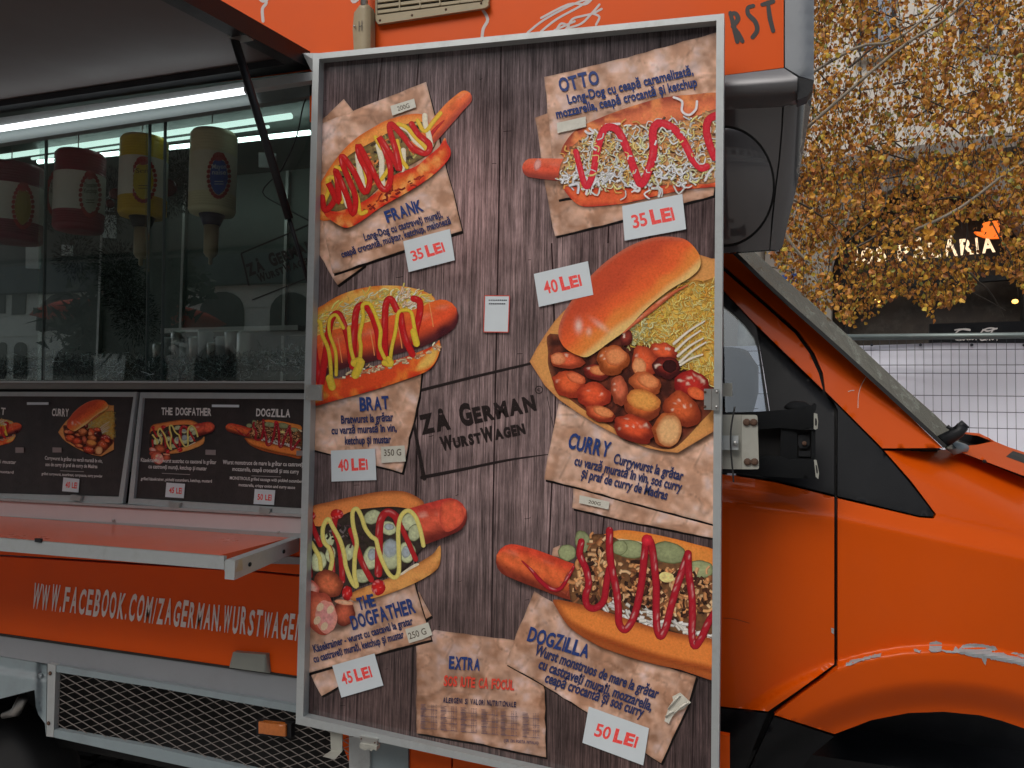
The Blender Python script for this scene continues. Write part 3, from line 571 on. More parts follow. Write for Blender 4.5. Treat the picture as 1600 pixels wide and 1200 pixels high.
def d_curry(P):
    tray = [(827.6, 565), (851, 602), (873, 624), (900, 643), (930, 662), (962, 679), (987, 691), (1012, 700), (1036, 705), (1059, 707.5), (1085, 692), (1125, 668), (1125, 404), (1112, 404), (1093, 398), (1000, 400), (900, 470), (881, 486), (868, 500), (853, 521), (838, 545)]
    shadow(P, tray, (3, 7), .6, 8, 0)
    P.area(tray, grad((150, 95, 50), (165, 112, 55), w=4, ns=30, na=.06), step=6)
    P.area(L_((265, 240), (280, 100), (560, 150), (800, 0), (1460, 0), (1530, 200), (1530, 560), (1380, 760), (1220, 925), (1130, 950), (1000, 920), (760, 800), (500, 640), (330, 490), (270, 350)), grad((95, 55, 35), (52, 22, 16), (85, 35, 20), w=8, ns=8, na=.4), step=5, smooth=4)
    kr = K((800, 820), (950, 660), (1100, 560), (1250, 430), (1400, 420), (1530, 460), (1530, 1160), (1420, 1150), (1250, 1040), (1050, 900), (900, 890))
    P.area(kr, grad((110, 75, 25), (180, 145, 52), (150, 105, 30), w=14, ns=10, na=.3), step=4, smooth=4)
    cluster(P, kr, 800, [(205, 180, 90), (190, 155, 50), (210, 195, 120), (160, 120, 40), (200, 140, 40)], 13, .8, 41, curve=1.1)
    cluster(P, K((840, 760), (950, 680), (1050, 700), (1000, 860), (880, 880)), 40, [(150, 145, 100), (120, 115, 70), (180, 170, 120)], 9, 1.2, 42, curve=1.4)
    def chunk(cx, cy, rx, ry, a, c0, c1, sd, face=None):
        P.ell(cx+1.2, cy+2.5, rx*1.06, ry*1.06, a, lambda x, y, r: np.hstack([np.tile(pc(30, 10, 8), (len(x), 1)), (sstep(1, .8, r)*.8)[:, None]]), n=26)
        P.ell(cx, cy, rx, ry, a, lambda x, y, r: np.clip(mixc(mixc(pc(*c1), pc(*c0), sstep(.25, .95, r+(y-cy)/ry*.25)), np.array([.9, .7, .55]), np.clip(sstep(.72, .9, vn(x, y, 5, sd))*(r < .85)*(y < cy)*.8, 0, 1))*(1+(vn(x, y, 3, sd)-.5)[:, None]*.35), 0, .92), n=30, rings=8, wob=.12, seed=sd)
        if face:
            fx, fy, fr, fq, fa, fc = face
            P.ell(fx, fy, fr, fq, fa, lambda x, y, r: np.clip(mixc(pc(*fc), pc(fc[0]*.75, fc[1]*.6, fc[2]*.5), sstep(.6, 1, r))*(1+(vn(x, y, 2.2, sd)-.5)[:, None]*.3), 0, .9), n=28, rings=6, seed=sd)
    c = lambda x, y: L_((x, y))[0]
    _ch = chunk
    def chunk(cx, cy, rx, ry, a, c0, c1, sd, face=None):
        if face is None and sd % 2: face = (cx+rx*.18, cy-ry*.25, rx*.66, ry*.6, a, (188, 112, 62))
        _ch(cx, cy, rx*.95, ry*.95, a, tuple(q*.8 for q in c0), (c1[0]*.86, c1[1]*.78, c1[2]*.8), sd, face)
    chunk(*c(620, 385), 22, 13, .1, (90, 22, 15), (150, 45, 30), 3); chunk(*c(840, 130), 10, 14, .3, (80, 25, 20), (130, 50, 35), 4)
    chunk(*c(405, 300), 29, 14, .12, (130, 45, 20), (205, 90, 45), 5, (*c(340, 285), 12, 10, .1, (200, 120, 75)))
    chunk(*c(1110, 235), 24, 15, .2, (130, 35, 18), (205, 85, 35), 6); chunk(*c(970, 310), 20, 28, -.3, (140, 45, 20), (200, 85, 35), 7, (*c(935, 340), 11, 14, -.2, (205, 135, 85)))
    chunk(*c(1140, 350), 23, 18, .2, (60, 15, 15), (120, 35, 25), 8, (*c(1160, 340), 11, 10, .2, (40, 12, 12)))
    chunk(*c(740, 295), 26, 24, 0, (130, 55, 15), (205, 115, 45), 9); chunk(*c(1320, 480), 29, 24, .4, (120, 15, 15), (170, 35, 25), 10, (*c(1355, 540), 15, 9, .5, (205, 90, 40)))
    chunk(*c(420, 470), 28, 22, .35, (140, 40, 15), (205, 90, 35), 11, (*c(470, 425), 16, 8, .4, (185, 90, 50))); chunk(*c(790, 520), 14, 26, -.15, (130, 50, 25), (190, 100, 60), 12)
    chunk(*c(980, 470), 26, 18, .35, (140, 60, 22), (200, 110, 50), 13); chunk(*c(600, 560), 27, 22, .05, (140, 35, 15), (205, 80, 32), 14)
    chunk(*c(650, 690), 26, 13, .35, (120, 35, 15), (200, 95, 45), 15); chunk(*c(1250, 660), 33, 27, .75, (120, 40, 15), (185, 85, 32), 16)
    chunk(*c(950, 640), 30, 22, .25, (120, 45, 18), (190, 95, 30), 17, (*c(965, 590), 27, 16, .25, (190, 125, 50))); chunk(*c(900, 800), 36, 23, .3, (110, 28, 15), (200, 75, 28), 18)
    chunk(*c(1140, 810), 24, 29, .1, (140, 60, 20), (205, 120, 50), 19, (*c(1155, 815), 20, 25, .1, (185, 140, 90)))
    bun = K((340, 800), (355, 720), (390, 640), (440, 560), (500, 470), (590, 370), (700, 270), (850, 170), (1000, 110), (1120, 92), (1260, 108), (1340, 170), (1385, 250), (1375, 330), (1300, 400), (1180, 470), (1060, 560), (950, 660), (860, 760), (800, 810), (700, 880), (640, 925), (550, 978), (470, 960), (400, 920), (360, 870))
    shadow(P, bun, (2, 4), .55, 6)
    p0 = np.array(K((560, 980))[0]); p1 = np.array(K((1370, 330))[0]); dd = (p1-p0)/np.linalg.norm(p1-p0); nn = np.array([dd[1], -dd[0]])
    def bf(x, y, d):
        h = (x-p0[0])*nn[0]+(y-p0[1])*nn[1]; w_ = vn(x, y, 26, 3)*16-8
        c_ = mixc(pc(205, 165, 95), pc(215, 120, 40), sstep(2, 14, h+w_*.3)); c_ = mixc(c_, pc(190, 75, 25), sstep(15, 36, h+w_)); c_ = mixc(c_, pc(150, 52, 24), sstep(34, 68, h+w_))
        c_ = mixc(c_, pc(140, 80, 60), sstep(8, 0, d)*sstep(40, 60, h)*.6); c_ = c_*(1+(vn(x, y, 3, 8)-.5)[:, None]*.06)
        hx, hy = K((490, 750))[0]; g = np.exp(-(((x-hx)/5)**2+((y-hy)/9)**2)*.9); hx, hy = K((650, 745))[0]
        g2 = np.exp(-(((x-hx)*.8+(y-hy)*.6)/15)**2-(((y-hy)*.8-(x-hx)*.6)/4)**2); hx, hy = K((565, 790))[0]; g3 = np.exp(-(((x-hx)/4)**2+((y-hy)/6)**2))
        return np.clip(mixc(c_, np.array([.9, .72, .62]), np.clip(g+.55*g2+.6*g3, 0, 1)*.8), 0, .93)
    P.area(bun, bf, step=3, smooth=4)
    P.ribbon(K((820, 800), (950, 690), (1060, 600), (1180, 510), (1290, 450)), [1, 3, 4, 3, 1], sausage((150, 70, 40), (160, 80, 45), (120, 50, 30)), m=5)
    for a, b in (((1190, 880), (1415, 715)), ((1205, 930), (1385, 785)), ((1220, 970), (1405, 840)), ((1235, 1015), (1425, 870)), ((1240, 1035), (1400, 960))):
        P.ribbon(K(a, ((a[0]+b[0])/2-6, (a[1]+b[1])/2-8), b), [2.2, 1.8, 1.3], sauce((205, 195, 175), .7, .2), m=4)

def d_dogz(P):
    back = N((700, 200), (860, 128), (1000, 128), (1200, 165), (1400, 215), (1580, 275), (1580, 400), (1300, 380), (1000, 300), (700, 280))
    front = N((452, 590), (580, 610), (700, 640), (860, 690), (1100, 770), (1300, 820), (1580, 885), (1580, 1130), (1400, 1095), (1300, 1062), (1150, 1030), (1000, 990), (850, 940), (750, 900), (600, 810), (530, 740), (480, 660))
    shadow(P, front, (0, 7)); shadow(P, N((70, 220), (300, 240), (600, 330), (620, 590), (400, 540), (150, 450)), (2, 7), .5)
    P.area(back, grad((180, 95, 20), (200, 120, 40), w=6, ns=20, na=.08), step=5, smooth=4)
    P.area(N((870, 180), (1040, 200), (1180, 240), (1400, 350), (1580, 380), (1580, 440), (1200, 300), (900, 230)), grad((170, 150, 120), (190, 175, 150), (120, 125, 100), w=4, ns=4, na=.3), step=4, smooth=3)
    P.ribbon(N((175, 328), (300, 370), (420, 415), (540, 460), (680, 500)), [26, 28, 28, 28, 28], sausage((160, 45, 22), (175, 75, 30), (95, 32, 18), hl=.1, spots=.4), m=15)
    cluster(P, N((520, 420), (640, 480), (620, 560), (500, 540)), 25, [(150, 80, 50), (120, 50, 35)], 7, 1, 51)
    P.area(N((560, 470), (600, 330), (700, 160), (860, 170), (1000, 260), (1340, 340), (1580, 440), (1580, 900), (1300, 820), (900, 700), (700, 650), (580, 620)), grad((55, 32, 20), (95, 62, 35), (50, 32, 22), w=4, ns=4, na=.5), step=4, smooth=4)
    slices(P, [(*N((650, 200))[0], 12, 18, -.3), (*N((545, 275))[0], 14, 13, .2), (*N((970, 250))[0], 27, 14, .15), (*N((1230, 275))[0], 28, 17, .25), (*N((1440, 385))[0], 22, 14, .1), (*N((900, 240))[0], 12, 12, 0)], (112, 118, 82), 7)
    cluster(P, N((740, 620), (900, 540), (1300, 740), (1580, 860), (1580, 900), (1300, 830), (900, 710)), 60, [(195, 190, 185), (185, 180, 170)], 11, 2.8, 53, ang=.3, curve=.1)
    chip = N((580, 560), (620, 380), (700, 170), (790, 150), (850, 350), (1000, 330), (1100, 380), (1300, 380), (1540, 420), (1560, 700), (1300, 720), (1000, 640), (800, 600), (640, 620))
    cluster(P, chip, 430, [(186, 132, 82), (165, 110, 64), (200, 152, 105), (120, 72, 42), (205, 165, 120), (62, 34, 22), (40, 24, 18)], 10, 2.6, 55, curve=.5)
    P.ell(*N((1215, 440))[0], 12, 8, .2, lambda x, y, r: np.clip(pc(200, 180, 110)*(1+(vn(x, y, 3, 2)-.5)[:, None]*.6), 0, .9))
    P.area(front, grad((120, 55, 18), (195, 108, 35), w=14, ns=30, na=.05), step=4, smooth=3)
    x0, y0 = N((455, 590))[0]; x1, y1 = N((1580, 885))[0]
    P.area(N((500, 690), (700, 780), (900, 850), (1200, 950), (1580, 1040), (1580, 1130), (1300, 1062), (1000, 990), (750, 900), (600, 810)), lambda x, y, d: np.hstack([np.tile(pc(120, 50, 15), (len(x), 1)), (sstep(0, 12, d)*.7)[:, None]]), step=4, smooth=3)
    ke = sauce((132, 10, 26), .5, .45)
    P.ribbon(N((240, 330), (310, 400), (370, 470), (440, 520), (500, 515), (550, 440), (590, 370)), [1, 2.4, 3.5, 3.5, 3, 3, 2], ke, m=6)
    P.ribbon(N((640, 200), (630, 290), (670, 380), (690, 480), (670, 560), (680, 630), (730, 650), (790, 600), (810, 480), (830, 380)), 5.4, ke, m=7)
    P.ribbon(N((830, 125), (830, 250), (845, 380), (875, 520), (890, 650), (895, 750), (935, 795), (985, 730), (1020, 620), (1050, 450), (1065, 300), (1080, 190), (1110, 210), (1130, 340), (1145, 500), (1145, 650), (1150, 780), (1175, 840), (1210, 780), (1240, 660), (1280, 520), (1320, 400), (1360, 280)), 5.8, ke, m=7, n=5)
    P.ribbon(N((1360, 280), (1365, 420), (1385, 560), (1390, 700), (1385, 820), (1405, 905), (1450, 850), (1500, 740), (1560, 650)), 5.8, ke, m=7)
    P.ell(*N((1085, 190))[0], 9, 9, 0, lambda x, y, r: np.clip(mixc(pc(180, 30, 45), pc(140, 8, 25), r), 0, .9))

# ================================================================== big menu board
YB = 2.0
board = thing('menu_board', 'tall aluminium-framed menu board on dark wood print, full of sausage pictures and prices', 'menu board', Y1(800, 1250, YB))
fr_ = dict(depth=YB-.028, thick=.05, mat=M['alu'], parent=board)
panel('panel', [(492, 88), (1126, 28), (1120, 1269), (467, 1130)], YB+.001, .018, M['greyp'], board)
panel('frame_rail', [(489, 84), (498.5, 92), (473.5, 1120), (462, 1131)], name_=None, **fr_) if False else None
for nm, pl in (('frame_rail', [(489, 84), (498.5, 92), (473.5, 1120), (462, 1131)]), ('frame_rail', [(489, 84), (1131.5, 21), (1119.5, 32), (498.5, 92)]),
               ('frame_rail', [(1131.5, 21), (1125.5, 950), (1122.5, 1275), (1110.5, 1262), (1113, 950), (1119.5, 32)]), ('frame_rail', [(462, 1131), (473.5, 1120), (1110.5, 1264), (1122.5, 1275)])):
    panel(nm, pl, **fr_)
# plank tones of the wood print, darker towards edges and bottom
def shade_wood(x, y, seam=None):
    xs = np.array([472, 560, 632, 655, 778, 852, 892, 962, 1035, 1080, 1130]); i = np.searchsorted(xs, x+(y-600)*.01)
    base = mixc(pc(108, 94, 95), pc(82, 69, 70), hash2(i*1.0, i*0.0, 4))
    base = mixc(base, pc(52, 40, 39), sstep(700, 1100, y)*.85); base = mixc(base, pc(50, 48, 52), sstep(330, 60, y)*.75)  # dark bluish top paints in the awning's reflection and shade
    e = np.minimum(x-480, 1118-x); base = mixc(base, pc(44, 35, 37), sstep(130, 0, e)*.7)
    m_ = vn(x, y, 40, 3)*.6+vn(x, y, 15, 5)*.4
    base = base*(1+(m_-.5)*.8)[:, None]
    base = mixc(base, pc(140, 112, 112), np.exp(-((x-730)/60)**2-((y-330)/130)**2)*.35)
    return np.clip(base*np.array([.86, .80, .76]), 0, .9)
P = Print(YB); P.dy = 3e-5
xs0 = [496, 560, 632, 655, 778, 852, 892, 962, 1035, 1080, 1119]
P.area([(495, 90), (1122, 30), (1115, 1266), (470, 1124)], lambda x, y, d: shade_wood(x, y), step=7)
seams = [[(783, 64), (780, 300), (775, 560), (771, 760), (768, 1000), (765, 1190)], [(655, 560), (650, 760), (648, 930), (640, 1170)], [(560, 1050), (556, 1150)], [(862, 380), (868, 600), (862, 760), (856, 900)], [(1033, 40), (1031, 120)], [(952, 330), (950, 380)], [(944, 800), (940, 850)], [(1085, 1060), (1080, 1250)], [(940, 1120), (938, 1230)], [(655, 80), (650, 150)], [(597, 90), (590, 160)]]
for s_ in seams: P.ribbon(s_, 1.25, lambda s, t, x, y: np.hstack([np.tile(pc(30, 20, 20), (len(x), 1)), (1-np.abs(t)**2*.8)[:, None]]), m=5, caps=False, inc=9e-6)
rd = random.Random(4)
for k in range(70):   # short cross checks in the boards
    x = rd.uniform(500, 1105); y = rd.uniform(110, 1180); w = rd.uniform(3, 13)
    P.ribbon([(x, y), (x+w/2, y-rd.uniform(0, .8)), (x+w, y-rd.uniform(0, 2))], .45, pc(34, 24, 24), m=3, caps=False, inc=2e-6)
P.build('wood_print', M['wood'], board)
BL, BR = (lambda y: 494.0-(y-90)*.0255), (lambda y: 1121.5-(y-30)*.0068)
BT = (BL, BR)
def paper(poly, tone=0, back=0, shadow_=True, seed=1, dy=7e-4):
    P = Print(YB, lim=BT); P.dy = dy
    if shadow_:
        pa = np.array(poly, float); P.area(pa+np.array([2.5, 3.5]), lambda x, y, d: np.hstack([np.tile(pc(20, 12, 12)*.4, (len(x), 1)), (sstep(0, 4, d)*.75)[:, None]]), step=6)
    rdn = np.random.default_rng(seed); pp = densify(poly, 14); pp = pp+rdn.normal(0, .45, pp.shape)
    c0, c1, c2 = pc(164-tone, 130-tone, 110-tone), pc(138-tone, 102-tone, 80-tone), pc(172-tone, 146-tone, 137-tone)
    def fn(x, y, d):
        n_ = vn(x+vn(x, y, 18, seed)*14, y, 26, seed)*.5+vn(x-y*.4, y, 11, seed+2)*.3+vn(x, y, 5, seed+4)*.2
        c = mixc(c1, c0, sstep(.3, .6, n_)); c = mixc(c, c2, sstep(.58, .8, n_))
        f = np.abs(vn(x*.9+y*.45, y-x*.2, 30, seed+9)-.5); c = c*(1-.28*np.exp(-(f/.022)**2))[:, None]; c = c*(1+.12*np.exp(-((f-.05)/.02)**2))[:, None]
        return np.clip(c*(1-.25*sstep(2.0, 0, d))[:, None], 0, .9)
    P.area(pp, fn, step=3.2)
    return P.build('paper_note', M['paperp'], board)
paper([(480, 205), (497, 192), (537, 155), (551, 173), (570, 414), (527, 446), (491, 385)], 6, seed=2, dy=7e-4)
paper([(485, 200), (665, 128), (672, 152), (679, 179), (697, 263), (708, 302), (722, 361), (640, 388), (520, 428), (510, 380), (504, 341), (485, 330)], seed=3, dy=9.5e-4)
paper([(480, 610), (560, 600), (660, 570), (655, 619), (647, 656), (639, 684), (635, 712), (628.5, 739), (610, 733), (586, 727.5), (515, 709), (480, 700)], -6, seed=4)
paper([(655, 925), (674, 962), (665, 968), (640, 940)], 4, seed=5, dy=7e-4)
paper([(484, 1050), (502, 1087), (540, 1066), (560, 1040)], 4, seed=6, dy=7e-4)
paper([(470, 960), (540, 930), (647, 908), (655, 937), (664, 966), (674, 999), (574, 1025), (468, 1056)], -4, seed=7, dy=9.5e-4)
paper([(651, 1010), (680, 984), (740, 992), (803, 1000), (846, 1060), (851, 1078), (853, 1183), (800, 1173), (755, 1162.5), (713, 1156), (651, 1145), (650, 1096)], 14, seed=8, dy=7e-4)
paper([(836, 184), (858, 176), (900, 300), (1125, 240), (1114.5, 305), (970, 344.5), (867, 369), (852, 289)], 6, seed=9, dy=7e-4)
paper([(851, 120.5), (980, 90), (1125, 49), (1125, 270), (871, 312), (862, 240), (856, 177.5)], -2, seed=10, dy=9.5e-4)
paper([(896, 758), (894, 794), (971, 812.5), (1125, 843), (1125, 800)], 0, seed=11, dy=7e-4)
paper([(873, 630), (1000, 680), (1125, 660), (1125, 822), (971, 781), (896, 760), (850, 749), (860, 696)], -6, seed=12, dy=9.5e-4)
paper([(834, 925), (900, 960), (1000, 1030), (1088.5, 1057), (1080, 1085), (1075, 1102), (1050, 1154), (1033, 1192.5), (1007.5, 1176), (917.5, 1113), (845.5, 1068), (790, 1037), (802, 1004)], 6, seed=13, dy=1.2e-3)
paper([(864, 857), (876, 853), (874, 870), (862, 868)], 4, False, False, 14)
for nm_, fn_ in (('long hot dog with red and yellow sauce zigzags', d_frank), ('fat grilled sausage in a golden bun with yellow mustard', d_brat), ('sausage on pickles with cut sausage pieces beside it', d_dogf),
                 ('hot dog heaped with shredded cheese and onions', d_otto), ('tray of cut sausage chunks with a bun and cabbage', d_curry), ('giant sausage under crispy onions and ketchup', d_dogz)):
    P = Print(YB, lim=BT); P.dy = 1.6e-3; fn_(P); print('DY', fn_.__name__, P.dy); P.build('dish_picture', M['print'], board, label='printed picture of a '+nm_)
    
BLUE = pc(28, 48, 98)*.85
def head(t, p0, p1, cap, seed=3, col=None, mat=None, **k):
    P = Print(YB); P.dy = 3.4e-3; P.letters(t, p0, p1, cap, BLUE if col is None else col, .035, .06, .03, seed=seed, narrow=1, **k); P.build('printed_lettering', M['ink'], board)
def line(t, p0, p1, cap, col=None, bold=.028, y=None):
    P = Print(YB); P.dy = 3.4e-3; P.text(t, p0, p1, cap, pc(40, 48, 86)*.7 if col is None else col, bold); P.build('printed_lettering', M['print'], board)
head('FRANK', (605, 347.5), (662, 328.5), 18, 1); line('Long-Dog cu castraveți murați,', (570, 376), (692, 339), 11); line('ceapă crocantă, muștar, ketchup, maioneză', (534.5, 402.5), (705, 349), 10.5)
head('BRAT', (562, 641.5), (608, 638.5), 19, 2); line('Bratwurst la grătar', (533, 662), (614.5, 657.5), 12.5); line('cu varză murată în vin,', (518, 678.5), (620, 674), 12); line('ketchup și mustar', (539, 694.5), (611, 692), 12)
head('THE', (561, 953.5), (588, 946), 19, 3); head('DOGFATHER', (551, 983.5), (650, 956), 21, 4)
line('Käsekrainer - wurst cu cascaval la gratar', (491, 1019.5), (646, 975), 11.5); line('cu castraveți murați, ketchup și mustar', (491, 1035.5), (632, 996), 11.5)
head('EXTRA', (701, 1044.5), (749.5, 1047.5), 18, 5); head('SOS IUTE CA FOCUL', (693, 1071), (803, 1078), 15, 6, pc(178, 52, 35)*.9)
head('ALERGENI SI VALORI NUTRITIONALE', (692, 1097.5), (806, 1105), 8, 7, pc(38, 36, 62)*.8, gap=.3)
head('OTTO', (875, 143.5), (936.5, 130), 21, 8); line('Long-Dog cu ceapă caramelizată,', (888, 162), (1084, 116), 14, BLUE*.9); line('mozzarella, ceapă crocantă și ketchup', (870, 185), (1090, 134), 14, BLUE*.9)
head('CURRY', (886, 699), (951, 714.5), 23, 9); line('Currywurst la grătar', (957.5, 723), (1066, 751), 15); line('cu varză murată în vin, sos curry', (896.5, 726), (1064, 768), 14.5); line('și praf de curry de Madras', (907, 745.5), (1041.5, 781), 14.5)
head('DOGZILLA', (823, 1000), (918, 1028), 21, 10); line('Wurst monstruos de mare la grătar', (834, 1022), (1026.5, 1092), 16); line('cu castraveți murați, mozzarella,', (840, 1043.5), (1017, 1111), 16); line('ceapă crocantă și sos curry', (850, 1065), (1003.5, 1121), 16)
# nutrition tables: tiny rows, as small as they print
P = Print(YB); P.dy = 3.4e-3; rd = random.Random(9); ik = pc(84, 70, 80)*.9
for k, (a, b) in enumerate(((130, 255), (280, 405), (430, 550), (585, 712), (730, 865), (895, 1025))):
    for i in range(18):
        gy = 722+i*10.3+(a-130)*.085; x0, y0 = G((a, gy))[0]; x1, y1 = G((a+30+rd.random()*20, gy+3))[0]
        P.ribbon([(x0, y0), ((x0+x1)/2, (y0+y1)/2), (x1, y1)], .36, ik, m=2, n=1, caps=False, inc=3e-6)
        for q in (78, 92, 112):
            x0, y0 = G((a+q, gy+6))[0]; P.ribbon([(x0, y0), (x0+1, y0), (x0+rd.uniform(1.2, 2.6), y0+.2)], .36, ik, m=2, n=1, caps=False, inc=3e-6)
        if i in (3, 8, 12, 17):
            x0, y0 = G((a, gy+4))[0]; x1, y1 = G((b, gy+13))[0]; P.ribbon([(x0, y0), ((x0+x1)/2, (y0+y1)/2), (x1, y1)], .3, ik, m=2, n=1, caps=False, inc=3e-6)
P.build('printed_table', M['print'], board)
head('(GR. DIN PORTIA INITIALA)', (787, 1159), (841, 1163), 4.5, 12, ik)
# centre logo stamped on the boards
P = Print(YB); P.dy = 6.5e-4; lc = pc(38, 28, 28)*.4
for p, w in (([(657, 610), (740, 589), (829, 568)], [2.4, 2.2, 1.8]), ([(646.5, 660), (654, 703), (663, 748)], [2.2, 2.8, 3]), ([(659, 746), (720, 734), (793, 719), (856, 710)], [2.8, 2.4, 1.8, .5]), ([(855, 620), (862, 655), (868, 680)], .4)): P.ribbon(p, w, lc, m=3)
P.letters('ZÅ GERMAN', (659, 678), (839, 640), 22, lc, .06, .04, .02, caps2=[1.2, 1.05, 1, 1.35, 1, 1, 1, 1, 1], seed=5)
P.letters('WURSTWAGEN', (690, 703.5), (821, 677), 14.5, lc, .07, .04, .02, caps2=[1.3, 1, 1, 1, 1, 1.35, 1, 1, 1, 1], seed=6, gap=.1)
a_ = np.linspace(0, 2*math.pi, 14); P.ribbon([(842+5.6*math.cos(t), 609+5.6*math.sin(t)) for t in a_], .6, lc, m=2, caps=False); P.text('c', (839.6, 611.3), (844, 611), 6, lc)
P.build('printed_logo', M['ink'], board)
# stuck-on labels
def label(corners, text, p0, p1, cap, seed):
    s_ = panel('price_sticker', corners, YB-.0056, .0006, M['sticker'], board, label='white price sticker reading '+text)
    n_, u_ = text.split(); p0 = np.array(p0); p1 = np.array(p1); w = p1-p0
    P = Print(YB-.0056); P.dy = 2e-4; c = lin(190, 45, 40)*2.0
    P.letters(n_, p0, p0+w*.36, cap, c, .025, .03, .03, seed=seed, narrow=1); P.letters(u_, p0+w*.45, p1, cap*.95, c, .05, .05, .02, seed=seed+1, caps2=[1.08, .98, .92], narrow=1)
    P.build('price_text', M['redink'], s_)
label([(630, 377), (703, 357.5), (710.5, 406.5), (638.5, 425)], '35 LEI', (645, 408), (695.5, 392), 15.5, 1)
label([(517, 704), (586, 701), (588, 750), (518, 752.5)], '40 LEI', (528.5, 736), (575, 733), 17, 2)
label([(519, 1040), (585, 1021), (599, 1071), (533.5, 1090)], '45 LEI', (536, 1070), (582, 1056.5), 17.5, 3)
label([(972, 322), (1066, 303), (1072, 358), (976, 376)], '35 LEI', (989.5, 356.5), (1054.5, 342.5), 20, 4)
label([(834, 428), (918.6, 408), (927, 460.5), (842, 479.5)], '40 LEI', (852, 459.5), (909.5, 445.5), 18.5, 5)
label([(920, 1104), (1014, 1138), (1005, 1196), (910, 1160.5)], '50 LEI', (927.6, 1149), (993.5, 1167.5), 19, 6)
def tape_(c, t=None, p0=None, p1=None, cap=7):
    s_ = panel('weight_label', c, YB-.0054, .0004, M['tape'], board)
    if t: P = Print(YB-.0054); P.dy = 2e-4; P.text(t, p0, p1, cap, lin(105, 95, 80)); P.build('weight_text', M['print'], s_)
tape_([(610, 165.6), (647, 154), (650, 167.5), (613, 180.6)], '200G', (622, 173.5), (640.5, 168), 7)
tape_([(595, 698), (632, 696), (634, 721), (596, 723.5)], '350 G', (600, 712.5), (627, 711.5), 10)
tape_([(633, 983), (669, 972.5), (675.6, 992), (660, 999), (639, 1005)], '250 G', (640, 999), (667, 990.5), 10)
tape_([(870, 192), (915, 182), (916, 198), (871, 208)])
tape_([(905.6, 773.5), (952.5, 784), (950.6, 796), (904.7, 786)], '200G', (919, 786), (938, 790), 5)
mb = MB(); wv = [O((1235, 830))[0], O((1262, 745))[0], O((1300, 700))[0], O((1290, 660))[0], O((1345, 632))[0], O((1420, 700))[0], O((1370, 745))[0], O((1330, 760))[0], O((1290, 800))[0], O((1268, 848))[0]]
panel('x', wv, YB-.009, .001, None, mb=mb)
for a, b in (((1262, 745), (1345, 650)), ((1300, 780), (1400, 700)), ((1245, 800), (1300, 760))):
    p, q = O(a, b); mb.tube([Y1(*p, YB-.011), Y1((p[0]+q[0])/2, (p[1]+q[1])/2-2, YB-.015), Y1(*q, YB-.011)], .0022, 6)
mb.build('crumpled_label', M['tape'], board)
s_ = panel('notice_label', [(758, 462), (796, 462.3), (794, 519), (756, 518.5)], YB-.0054, .0004, M['sticker'], board)
P = Print(YB-.0054); P.dy = 2e-4; rc = lin(170, 70, 62)*1.6
for a, b in (((757.5, 462), (796, 462.3)), ((796, 462.3), (794, 519)), ((794, 519), (755.7, 518.5)), ((755.7, 518.5), (757.5, 462))): P.ribbon([a, ((a[0]+b[0])/2, (a[1]+b[1])/2), b], .7, rc, m=2, n=1, caps=False)
for y, a, b in ((469, 763.5, 790), (474.5, 764, 789)):
    x = a
    while x < b: P.ribbon([(x, y), (x+1, y), (x+2.2, y)], .8, lin(60, 60, 70), m=2, n=1, caps=False); x += 2.9
P.build('notice_text', M['print'], s_)
# hinge plates and latch on the frame
def plate(c, name='hinge_plate', y=YB-.034, th=.008, screws=(), par=board, mat='steel', sc='rust', r=.0035):
    o = panel(name, c, y, th, M[mat], par)
    for q in screws: MB().lathe(Y1(*q, y+.001), [(r, 0), (r, .003), (r*.6, .0045)], 10, (0, -1, 0)).build('screw', M[sc], o)
    return o
c1 = crop(1100, 580, 6)
plate(c1((0, 165), (69, 165), (69, 362), (0, 360)), screws=c1((10, 195), (8, 332))); plate(c1((72, 165), (140, 168), (140, 368), (72, 365)), y=YB-.037, screws=c1((120, 192), (118, 335)), sc='steel')
plate([(477, 601), (513/1.0-10, 601), (503, 626), (477, 625)], screws=[(481, 605), (499, 605), (480, 621), (499, 621)], sc='steel', r=.002)
plate([(562, 1150), (590, 1155), (588, 1168), (563, 1165)], 'latch', screws=[(565, 1154), (586, 1160)], r=.002)
mb = MB(); panel('x', [(562, 1162), (589, 1166), (588, 1173), (583, 1171), (580, 1174), (575, 1170), (570, 1173), (562, 1168)], YB-.04, .02, None, mb=mb); mb.build('latch', M['plate'], board)
mb = MB(); panel('x', [(516, 1143), (534.5, 1147), (534.5, 1174), (517, 1173)], YB+.0, .004, None, mb=mb); panel('x', [(517, 1173), (534.5, 1174), (523, 1187), (504, 1182)], lambda x, y: YB-.002-(y-1173)*.0028, .004, None, mb=mb); mb.build('support_foot', M['plate'], board)
# ================================================================== food truck
YS = 2.12
truck = thing('food_truck', 'orange sausage food truck with open serving hatch, raised awning and orange cab', 'food truck', (-1.0, 2.9, 0))
T = truck
XR = Y1(1271, 60, YS)[0]; XCOL = Y1(1226, 60, YS)[0]; XH = Y1(486, 110, YS)[0]
